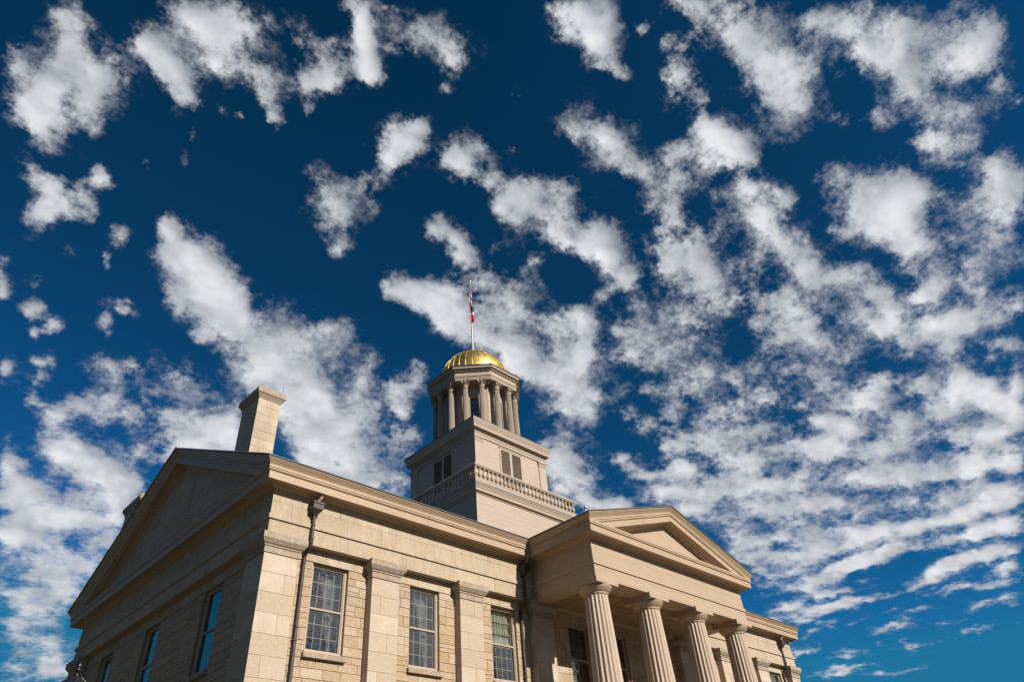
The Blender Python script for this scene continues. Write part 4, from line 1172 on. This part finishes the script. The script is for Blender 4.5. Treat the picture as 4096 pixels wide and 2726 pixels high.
BL = [
(150,40,70,50,60,1.0),(150,105,55,45,0,.9),(225,180,70,55,30,1.3),(200,250,55,40,60,1.0),(75,240,75,62,60,1.25),(25,130,32,60,0,.7),(110,320,36,30,0,.5),(110,190,50,40,0,.7),
(345,105,45,35,30,.9),(390,150,62,45,55,1.2),(425,215,40,40,50,1.0),(470,50,70,70,60,1.2),(540,50,75,55,20,1.3),(510,130,36,50,0,1.0),(440,20,50,40,0,.9),(610,170,52,42,45,1.0),(570,140,40,40,0,.8),(640,270,22,38,0,.75),(620,220,22,25,0,.55),(515,250,18,20,0,.4),
(695,70,40,45,0,.6),(745,110,45,35,30,.65),(735,172,48,38,0,1.05),(715,230,12,24,0,.5),(838,45,32,52,0,1.0),(840,100,30,40,0,.95),(850,150,30,36,0,1.05),(800,20,28,24,0,.6),
(920,70,45,30,20,.6),(975,75,60,32,20,1.05),(1030,95,55,45,30,1.25),(1050,140,36,34,0,1.1),(945,105,50,28,0,.7),(1021,212,17,16,0,.75),(895,20,50,18,10,.5),
(920,325,60,52,0,1.25),(955,285,35,25,0,.7),(905,370,24,24,0,.8),(1065,380,48,46,0,1.2),(1065,330,34,30,0,.65),(1110,350,30,22,30,.5),(1133,420,25,25,0,.95),(1185,208,14,20,0,.65),(1185,348,22,26,0,.45),(1160,310,12,18,0,.3),
(760,440,45,42,0,1.0),(785,495,48,52,30,1.25),(845,420,32,40,40,.75),(862,470,25,30,0,.7),(805,560,26,36,0,1.0),(740,410,30,26,0,.7),
(1300,25,45,32,0,.8),(1350,45,62,48,30,1.15),(1375,100,42,36,0,1.15),(1400,40,28,40,0,.9),(1420,165,28,24,0,.6),(1385,150,30,20,0,.5),(1300,75,36,25,0,.45),(1490,80,30,9,-25,.45),
(1370,300,72,52,30,1.4),(1425,350,58,45,35,1.3),(1300,255,26,24,0,.65),(1320,300,34,34,0,.8),(1470,390,40,30,0,.9),
(1590,30,50,40,0,.7),(1600,100,40,35,0,.5),(1690,50,62,60,0,1.2),(1750,120,80,60,50,1.4),(1790,200,70,60,60,1.4),(1830,250,60,45,60,1.1),(1805,300,30,30,0,.85),(1860,160,55,50,0,.85),(1880,40,60,50,0,.95),(1590,190,48,28,10,.6),(1550,120,25,30,0,.4),(1550,170,30,16,0,.5),
(1960,50,48,45,0,.95),(2010,120,70,50,20,1.2),(2080,60,70,60,0,1.25),(2090,150,65,60,40,1.3),(2100,205,40,36,0,1.0),(2190,50,70,55,0,1.2),(2250,120,60,55,0,1.2),(2290,60,40,55,0,.9),(2170,130,50,45,0,1.0),(2300,190,24,30,0,.7),
(2150,250,55,42,0,.8),(2230,260,60,45,0,1.05),(2210,325,60,48,0,1.15),(2150,330,45,35,0,.8),(2040,270,50,30,0,.6),(2330,230,30,30,0,.7),
(1655,325,62,42,0,1.25),(1620,295,40,30,0,.9),(1700,350,42,32,0,1.0),(1560,345,50,28,0,.6),(1640,375,40,26,0,.8),(1530,380,40,28,0,.7),
(1215,450,50,42,0,1.15),(1200,495,52,36,0,1.1),(1305,455,42,42,0,1.05),(1290,510,48,40,0,1.15),(1320,555,34,28,0,.95),(1160,470,26,24,0,.7),
(1010,530,36,24,30,.85),(1055,560,38,26,30,1.0),(1085,605,30,22,30,.6),(1070,585,24,20,0,.6),(1155,570,20,16,0,.35),
(1385,540,42,34,0,1.1),(1415,595,42,40,50,1.2),(1450,645,40,34,0,1.1),(1350,575,26,26,0,.6),
(1500,440,40,48,0,.85),(1535,500,46,46,0,.85),(1585,575,56,44,0,.9),(1610,625,56,42,0,1.0),(1665,680,52,40,0,.95),(1640,550,36,36,0,.6),(1560,420,40,30,0,.6),(1540,590,30,40,0,.6),
(1720,430,48,30,0,.75),(1790,430,42,28,20,.8),(1760,490,52,42,0,.95),(1810,545,56,42,0,.95),(1860,600,56,42,30,1.0),(1900,650,46,36,0,.85),(1700,510,36,36,0,.6),(1760,590,40,40,0,.6),
(1930,400,45,30,0,.9),(1980,450,60,48,20,1.25),(2050,470,70,60,40,1.35),(2090,530,62,56,60,1.4),(2060,400,40,30,0,.7),(2120,430,42,36,0,.8),(1940,530,26,36,0,.6),(2000,520,40,40,0,.85),(2090,590,26,28,0,.9),
(2310,400,60,50,0,1.0),(2270,460,56,36,0,.8),(2330,480,40,36,0,.7),(2280,550,56,42,0,1.0),(2330,600,40,42,0,1.0),(2220,600,56,36,0,.85),(2150,640,52,42,0,.95),(2250,655,46,36,0,.95),(2110,690,42,30,0,.7),
(1960,640,50,36,0,.9),(2010,690,52,42,0,1.0),(2040,750,56,42,0,1.05),(2090,790,42,36,0,.9),(2330,700,36,26,0,.8),(2280,720,50,30,0,.95),(2210,740,50,36,0,.85),(2150,760,46,36,0,.85),(2300,790,50,30,0,.85),(2180,810,46,30,0,.8),
(1800,690,46,36,0,.75),(1850,730,60,42,0,1.0),(1880,780,60,42,0,1.05),(1940,810,52,36,0,.9),(1820,780,40,36,0,.8),(1960,740,42,36,0,.8),(1760,740,40,36,0,.6),
(1540,720,56,40,0,.95),(1600,750,52,40,0,.85),(1500,780,56,42,0,1.05),(1570,820,70,48,0,1.2),(1640,840,46,36,0,.9),(1590,890,48,36,0,1.0),(1450,830,46,30,0,.85),(1440,770,30,30,0,.6),(1560,930,30,26,0,.6),
(1270,720,52,36,0,.95),(1330,750,48,40,0,1.05),(1340,810,42,50,0,1.05),(1280,800,26,50,0,.6),(1260,870,40,40,0,.85),(1320,880,42,48,0,1.05),(1340,950,40,46,0,1.1),(1290,940,46,50,0,.9),(1370,900,30,30,0,.6),
(940,665,48,34,30,1.1),(1000,700,56,36,25,1.2),(1060,730,62,42,20,1.25),(1050,670,46,30,0,.8),(1130,700,60,44,0,1.1),(1190,690,48,36,0,1.15),(1120,770,62,42,0,1.3),(1180,810,52,42,0,1.2),(1200,850,44,44,0,1.1),(1230,590,22,44,0,.7),(1210,640,30,30,0,.75),(1140,640,40,26,0,.65),
(400,525,26,32,0,.85),(420,590,56,52,0,1.15),(470,620,62,48,40,1.3),(440,680,56,46,0,1.1),(510,690,74,56,45,1.45),(570,760,80,58,45,1.5),(620,820,74,60,0,1.4),(690,770,70,46,10,1.4),(740,760,56,40,0,1.2),(700,850,72,60,0,1.4),(770,800,30,30,0,.9),(740,920,66,56,0,1.3),(800,990,66,60,0,1.2),(850,1050,66,56,0,1.2),(900,1110,66,46,0,1.2),(760,1040,56,50,0,1.0),(830,1110,60,50,0,1.2),(670,930,50,46,0,.95),(690,1000,50,50,0,.8),(838,860,20,56,15,.75),(600,870,40,40,0,.8),(720,1070,50,40,0,.8),(850,940,30,40,0,.6),(470,760,40,30,30,.6),
(915,895,36,36,0,.75),(955,870,22,30,0,.6),(935,950,30,36,0,.65),(930,1000,26,36,0,.45),
(1270,1050,56,46,0,1.15),(1310,1100,60,50,0,1.1),(1290,1150,50,40,0,1.0),(1370,1150,56,26,0,.8),(1420,1160,40,20,0,.7),
(60,400,42,30,30,.7),(110,430,52,34,30,.95),(150,470,44,32,0,.8),(95,485,42,28,0,.9),(240,400,30,26,0,.75),(200,440,26,40,0,.6),(210,480,24,30,0,.5),
(60,540,30,20,0,.35),(140,580,36,30,20,.5),(100,640,30,20,0,.35),(280,540,28,24,0,.5),(250,590,12,24,0,.45),(12,640,28,46,20,1.0),(90,712,40,26,0,.85),(130,755,26,20,0,.6),(80,770,20,16,0,.4),(240,745,20,32,0,.8),(285,715,30,18,20,.75),(12,848,26,22,0,1.0),(100,840,30,30,0,.5),(90,880,20,24,0,.5),
(220,850,44,22,10,.6),(260,880,36,36,0,.75),(320,840,40,24,0,.55),(395,860,52,36,30,.95),(440,900,46,42,0,.85),(350,900,40,36,0,.55),(75,930,48,24,30,.8),(130,960,36,28,0,.6),(185,930,40,36,0,.7),(240,950,44,40,0,.85),(310,960,40,40,0,.6),(400,960,52,40,0,.75),(470,980,50,48,0,.8),(530,960,42,46,0,.8),(540,1020,36,40,0,.7),(450,1040,60,36,0,.7),
(140,1030,56,36,10,1.0),(200,1060,62,44,20,1.15),(260,1090,56,46,20,1.15),(330,1040,50,36,0,.8),(190,1120,60,46,0,.9),(260,1170,50,56,0,1.0),(300,1130,40,50,0,.8),(20,1060,36,50,0,.95),(50,1120,60,40,0,.95),(90,1180,70,40,0,.85),(170,1200,60,40,0,.85),(240,1240,50,50,0,.9),
(30,1230,56,36,0,.8),(100,1250,60,36,0,.8),(60,1300,66,36,0,.85),(130,1320,60,40,0,.85),(190,1300,46,40,0,.8),(50,1370,60,30,0,.6),(110,1390,60,36,0,.75),(150,1370,36,36,0,.6),(40,1450,60,36,0,.85),(100,1480,56,36,0,.85),(130,1530,46,36,0,.95),(30,1540,46,36,0,.9),
(1495,985,40,24,0,.85),(1550,1020,50,28,0,.9),(1540,960,30,20,0,.6),(1620,985,44,26,0,.85),(1650,1030,50,30,0,1.0),(1720,990,46,28,0,.9),(1740,1050,52,30,0,1.0),(1790,990,42,26,0,.8),(1830,1040,50,30,0,.95),(1690,1090,50,24,0,.9),(1900,870,46,30,0,.85),(1940,905,52,34,0,1.1),(2000,920,46,32,0,1.0),(2040,880,40,26,0,.7),(2060,960,46,30,0,1.0),(2090,1010,52,34,0,1.15),(2150,945,56,34,0,1.2),(2120,880,40,30,0,.85),(2230,880,56,36,0,1.15),(2190,920,46,30,0,1.0),(2200,1000,56,32,0,1.05),(2290,930,46,30,0,1.05),(2280,1000,56,34,0,1.1),(2340,870,30,36,0,1.0),(2340,960,30,30,0,1.0),(1900,970,46,26,0,.9),(1960,990,50,28,0,.95),(2010,1040,56,30,0,1.05),(1910,1040,50,28,0,1.0),
(1440,1060,30,18,0,.6),(1490,1090,46,20,0,.9),(1560,1080,46,20,0,.9),(1540,1130,56,20,0,.95),(1620,1120,60,24,0,1.05),(1600,1170,56,20,0,.9),(1690,1140,66,28,0,1.1),(1680,1190,60,22,0,1.0),(1780,1110,66,28,0,1.15),(1780,1170,70,26,0,1.15),(1870,1090,60,28,0,1.1),(1880,1150,70,28,0,1.15),(1970,1100,60,28,0,1.1),(1970,1160,70,26,0,1.1),(2060,1090,60,28,0,1.15),(2080,1150,66,26,0,1.15),(2150,1080,60,28,0,1.1),(2180,1140,66,26,0,1.1),(2250,1070,60,28,0,1.15),(2270,1130,60,26,0,1.05),(2335,1070,30,36,0,1.1),
(1710,1230,60,22,0,1.0),(1790,1230,66,24,0,1.15),(1870,1210,60,22,0,1.05),(1900,1250,60,22,-8,1.05),(1990,1220,66,24,-8,1.15),(2080,1210,60,22,-8,1.1),(2160,1200,60,22,-10,1.1),(2240,1180,60,22,-12,1.05),(2310,1160,50,22,-12,1.0),(2050,1265,70,15,-10,.9),(2150,1250,60,15,-10,1.0),(2250,1225,70,16,-14,1.0),(2330,1205,40,16,-14,.9),
(1740,1275,70,18,-4,1.05),(1830,1285,66,18,-8,1.1),(1780,1315,76,14,-6,.95),(1890,1325,66,14,-12,1.0),(1960,1300,66,15,-20,1.0),(1830,1355,70,12,-8,.95),(1920,1360,60,11,-10,.8),(1770,1340,50,10,0,.7),(2180,1310,66,15,-24,1.0),(2230,1280,66,15,-24,1.0),(2300,1262,60,16,-16,1.0),(2120,1348,44,10,-14,.9),(2160,1335,40,10,-14,.7),(2330,1300,46,12,-14,.8),
(1800,1395,50,9,-12,.8),(1870,1410,60,9,-12,.75),(1960,1385,60,8,-14,.65),(2040,1370,60,7,-14,.55),(2230,1350,70,8,-14,.55),(2330,1335,40,8,-14,.6),(1900,1440,60,6,-12,.5),(1790,1430,40,7,-10,.5),(2010,1420,60,5,-14,.4),(2150,1400,80,5,-14,.35),(2290,1385,70,6,-14,.5),(1960,1500,50,5,-10,.45),(1925,1545,50,6,-12,.6),(1990,1530,30,4,-12,.4),(2100,1480,80,4,-14,.25),(1760,830,44,34,0,.8),(1700,870,40,30,0,.8),(1830,850,40,26,0,.7),(1780,900,46,28,0,.9),(1700,930,50,28,0,.85),(1850,930,40,24,0,.75),(1640,950,40,24,0,.75),(1540,230,28,36,0,.65),(2200,460,44,30,0,.8),(2190,540,40,30,0,.75),(1640,450,34,26,0,.6),(1655,520,32,28,0,.65),(1700,600,34,30,0,.65),(1480,720,34,26,0,.65),(1390,690,28,22,0,.5),(2120,560,30,26,0,.6),(1600,230,34,24,0,.6),(1930,280,36,26,0,.6),(1740,660,34,30,0,.6),(560,270,16,14,0,.5),(440,320,18,34,15,.5),(430,380,12,16,0,.45),(330,380,16,10,30,.35),(1500,900,36,24,0,.7),(1440,960,34,20,0,.6),(1430,900,24,20,0,.5),(1700,1465,40,5,-12,.5),(2060,1540,60,5,-12,.45),(2250,1450,70,5,-12,.45),(1840,1500,40,6,-12,.5),(2160,1440,60,5,-12,.5),(1790,1465,36,6,-10,.6),(2060,1445,46,6,-12,.5),(1860,1480,40,5,-14,.35)]
NG = 760
u = np.linspace(-1, 1, NG); A = 2.85
g1 = np.sinh(u*A)
X, Y = np.meshgrid(g1 + 0.0, g1 + 0.0)
# directions seen from the camera
DX, DY, DZ = X, Y, np.ones_like(X)
zc = DX*fwd.x + DY*fwd.y + DZ*fwd.z
front = zc > 0.15
zc_ = np.where(front, zc, 1)
scl = 2356/4096
PX = (2048 + FPX*(DX*rt2.x + DY*rt2.y + DZ*rt2.z)/zc_)*scl
PY = (1363 - FPX*(DX*up2.x + DY*up2.y + DZ*up2.z)/zc_)*scl
FS = (1 + X*X + Y*Y)**-0.225
FX = X*FS; FY = Y*FS
wx = (fbm(FX*6, FY*6, 3, 5, 0.6)-0.5); wy = (fbm(FX*6+40, FY*6-13, 9, 5, 0.6)-0.5)
wx2 = (fbm(FX*22, FY*22, 23, 4, 0.6)-0.5); wy2 = (fbm(FX*22+4, FY*22-3, 29, 4, 0.6)-0.5)
QX = PX + 46*wx + 36*wx2; QY = PY + 42*wy + 32*wy2
cov = np.zeros_like(X)
inv_ = front & (PX > -300) & (PX < 2656) & (PY > -300) & (PY < 1900)
qx = QX[inv_]; qy = QY[inv_]; acc = np.zeros(qx.shape); acv = np.zeros(qx.shape); veil = np.zeros_like(X)
for (bx0, by0, ra, rb_, ang, am) in BL:
    if rb_ < 10: rb_ *= 1.7; am *= 0.95
    elif min(ra, rb_) < 24: am *= 1.3
    ra *= 0.87; rb_ *= 0.87
    ddx = qx - bx0; ddy = qy - by0
    near = (np.abs(ddx) < 4*max(ra, rb_)) & (np.abs(ddy) < 4*max(ra, rb_))
    dx_, dy_ = ddx[near], ddy[near]
    ca, sa = math.cos(R(ang)), math.sin(R(ang))
    a_ = (dx_*ca + dy_*sa)/ra; b_ = (-dx_*sa + dy_*ca)/rb_
    rr_2 = a_*a_ + b_*b_
    acc[near] += am*(np.exp(-rr_2*1.15) + 0.02*np.exp(-rr_2*0.36)); acv[near] += am*np.exp(-rr_2*0.45)
cov[inv_] = acc; veil[inv_] = 1 - np.exp(-0.75*acv)
covi = 1.25*(1 - np.exp(-cov*1.0))
# loose field of cloud outside the photographed part of the sky
fld = fbm(X*2.1+5, Y*2.1+11, 77, 5, 0.55)
rnd_cov = np.clip((fld - 0.47 + 0.22*((X > 0.75) & (Y < -1.8)))*6.0, 0, 1.0)
sdx, sdy = -SUN_TRAVEL.x/-SUN_TRAVEL.z, -SUN_TRAVEL.y/-SUN_TRAVEL.z
sd = np.sqrt((X-sdx)**2 + (Y-sdy)**2)
rnd_cov *= np.clip((sd - 0.35)/0.5, 0, 1)
rnd_cov *= np.maximum(np.clip((X + 0.1)/0.5, 0, 1), np.clip((1.6 - np.sqrt(X*X+Y*Y))/0.6, 0, 1))      # clear low in the west; overhead cloud added to light the shaded sides
edge_x = np.maximum(np.maximum(-PX, PX-2356), np.maximum(-PY, PY-1568))
wout = np.where(front, np.clip((edge_x - 20)/160, 0, 1), 1.0)
cov = covi*(1-wout) + rnd_cov*wout
hgt = fbm(X*6, Y*6, 51, 5, 0.5)
far_ = np.clip((np.sqrt(X*X+Y*Y) - 1.2)/2.0, 0, 1)
cel = fbm(FX*11 + 3, FY*11 - 7, 91, 5, 0.55)
cov = np.where(cov > 0.02, np.clip(cov + (cel-0.5)*(1.45 + 0.6*far_)*np.clip(cov*2.5, 0, 1) - 0.03 + 0.13*far_, 0, 1.4), cov)
rr2 = np.sqrt(X*X+Y*Y)
cov *= np.clip((9.5 - rr2)/2.0, 0, 1)
Z = H_CL - 10*np.clip(cov, 0, 1.1) - 16*(hgt-0.5)*np.clip(cov, 0, 1)
me = bpy.data.meshes.new('sky')
co = np.stack([X*H_CL*Z/H_CL + EYE.x, Y*H_CL*Z/H_CL + EYE.y, Z], -1).reshape(-1, 3)
idx = np.arange(NG*NG).reshape(NG, NG)
fc = np.stack([idx[:-1, :-1], idx[:-1, 1:], idx[1:, 1:], idx[1:, :-1]], -1).reshape(-1, 4)
me.vertices.add(NG*NG); me.vertices.foreach_set('co', co.ravel())
me.loops.add(fc.size); me.loops.foreach_set('vertex_index', fc.ravel().astype(np.int32))
me.polygons.add(len(fc)); me.polygons.foreach_set('loop_start', np.arange(0, fc.size, 4, dtype=np.int32))
me.polygons.foreach_set('use_smooth', np.ones(len(fc), dtype=bool))
me.update(); me.validate()
at = me.attributes.new('amp', 'FLOAT', 'POINT'); at.data.foreach_set('value', (0.55 + 0.45/(1+(rr2/2.5)**2)).ravel().astype(np.float32))
fl = np.stack([FX, FY, 0*FX], -1).reshape(-1, 3).astype(np.float32)
at = me.attributes.new('flow', 'FLOAT_VECTOR', 'POINT'); at.data.foreach_set('vector', fl.ravel())
veil = veil*(1-wout) + 0.8*rnd_cov*wout
at = me.attributes.new('veil', 'FLOAT', 'POINT'); at.data.foreach_set('value', veil.ravel().astype(np.float32))
at = me.attributes.new('cover', 'FLOAT', 'POINT'); at.data.foreach_set('value', cov.ravel().astype(np.float32))
skyo = bpy.data.objects.new('sky', me); COL.objects.link(skyo)
tag(skyo, kind='structure')

m = bpy.data.materials.new('cloud vapour'); m.use_nodes = True
nt = m.node_tree; nt.nodes.clear()
out = N(nt, 'ShaderNodeOutputMaterial')
at = N(nt, 'ShaderNodeAttribute', attribute_name='cover')
p = N(nt, 'ShaderNodeAttribute', attribute_name='flow').outputs['Vector']
am = N(nt, 'ShaderNodeAttribute', attribute_name='amp').outputs['Fac']
def cen(x, k): return math_n(nt, 'MULTIPLY', math_n(nt, 'SUBTRACT', x, 0.5), k)
nL = noise(nt, p, 10, 3, 0.5)
nA = noise(nt, p, 26, 10, 0.68)
nB = noise(nt, p, 80, 5, 0.65)
d0 = math_n(nt, 'ADD', at.outputs['Fac'], math_n(nt, 'MULTIPLY', cen(nL, 1.0), am))
edge_ = ramp(nt, d0, 0.5, 1.2, 1.0, 0.25)
fine = math_n(nt, 'MULTIPLY', math_n(nt, 'ADD', math_n(nt, 'MULTIPLY', cen(nA, 2.7), am), math_n(nt, 'MULTIPLY', cen(nB, 0.8), math_n(nt, 'MULTIPLY', am, am))), edge_)
dens = math_n(nt, 'ADD', d0, fine)
gate = ramp(nt, at.outputs['Fac'], 0.02, 0.25)
al = ramp(nt, dens, 0.10, 1.05)
alpha = math_n(nt, 'MULTIPLY', math_n(nt, 'MULTIPLY', math_n(nt, 'POWER', al, 1.25), gate), 0.98)
vl = N(nt, 'ShaderNodeAttribute', attribute_name='veil').outputs['Fac']
nV = noise(nt, p, 19, 10, 0.7)
vd = math_n(nt, 'ADD', vl, math_n(nt, 'ADD', cen(nV, 2.2), cen(nB, 0.5)))
va = math_n(nt, 'MULTIPLY', math_n(nt, 'MULTIPLY', ramp(nt, vd, 0.38, 1.35), ramp(nt, vl, 0.05, 0.5)), 0.62)
alpha = math_n(nt, 'SUBTRACT', 1.0, math_n(nt, 'MULTIPLY', math_n(nt, 'SUBTRACT', 1.0, alpha), math_n(nt, 'SUBTRACT', 1.0, va)))
nC = noise(nt, p, 13, 5, 0.55)
colr = mixc(nt, ramp(nt, nC, 0.38, 0.62, 0, 0.9), (0.77, 0.78, 0.79), (0.48, 0.505, 0.535))  # grey patches put the clouds' self-shading into the colour
colr = mixc(nt, ramp(nt, dens, 0.9, 1.45, 0, 0.5), colr, (0.85, 0.855, 0.86))  # sunlit brightness painted into the dense cores
tl = N(nt, 'ShaderNodeBsdfTranslucent'); L(nt, colr, tl.inputs[0])
df = N(nt, 'ShaderNodeBsdfDiffuse'); df.inputs[0].default_value = (0.5, 0.52, 0.55, 1)
tr = N(nt, 'ShaderNodeBsdfTransparent')
m1 = N(nt, 'ShaderNodeMixShader'); m1.inputs[0].default_value = 0.12; L(nt, tl.outputs[0], m1.inputs[1]); L(nt, df.outputs[0], m1.inputs[2])
m2 = N(nt, 'ShaderNodeMixShader'); L(nt, alpha, m2.inputs[0]); L(nt, tr.outputs[0], m2.inputs[1]); L(nt, m1.outputs[0], m2.inputs[2])
L(nt, m2.outputs[0], out.inputs[0])
me.materials.append(m)
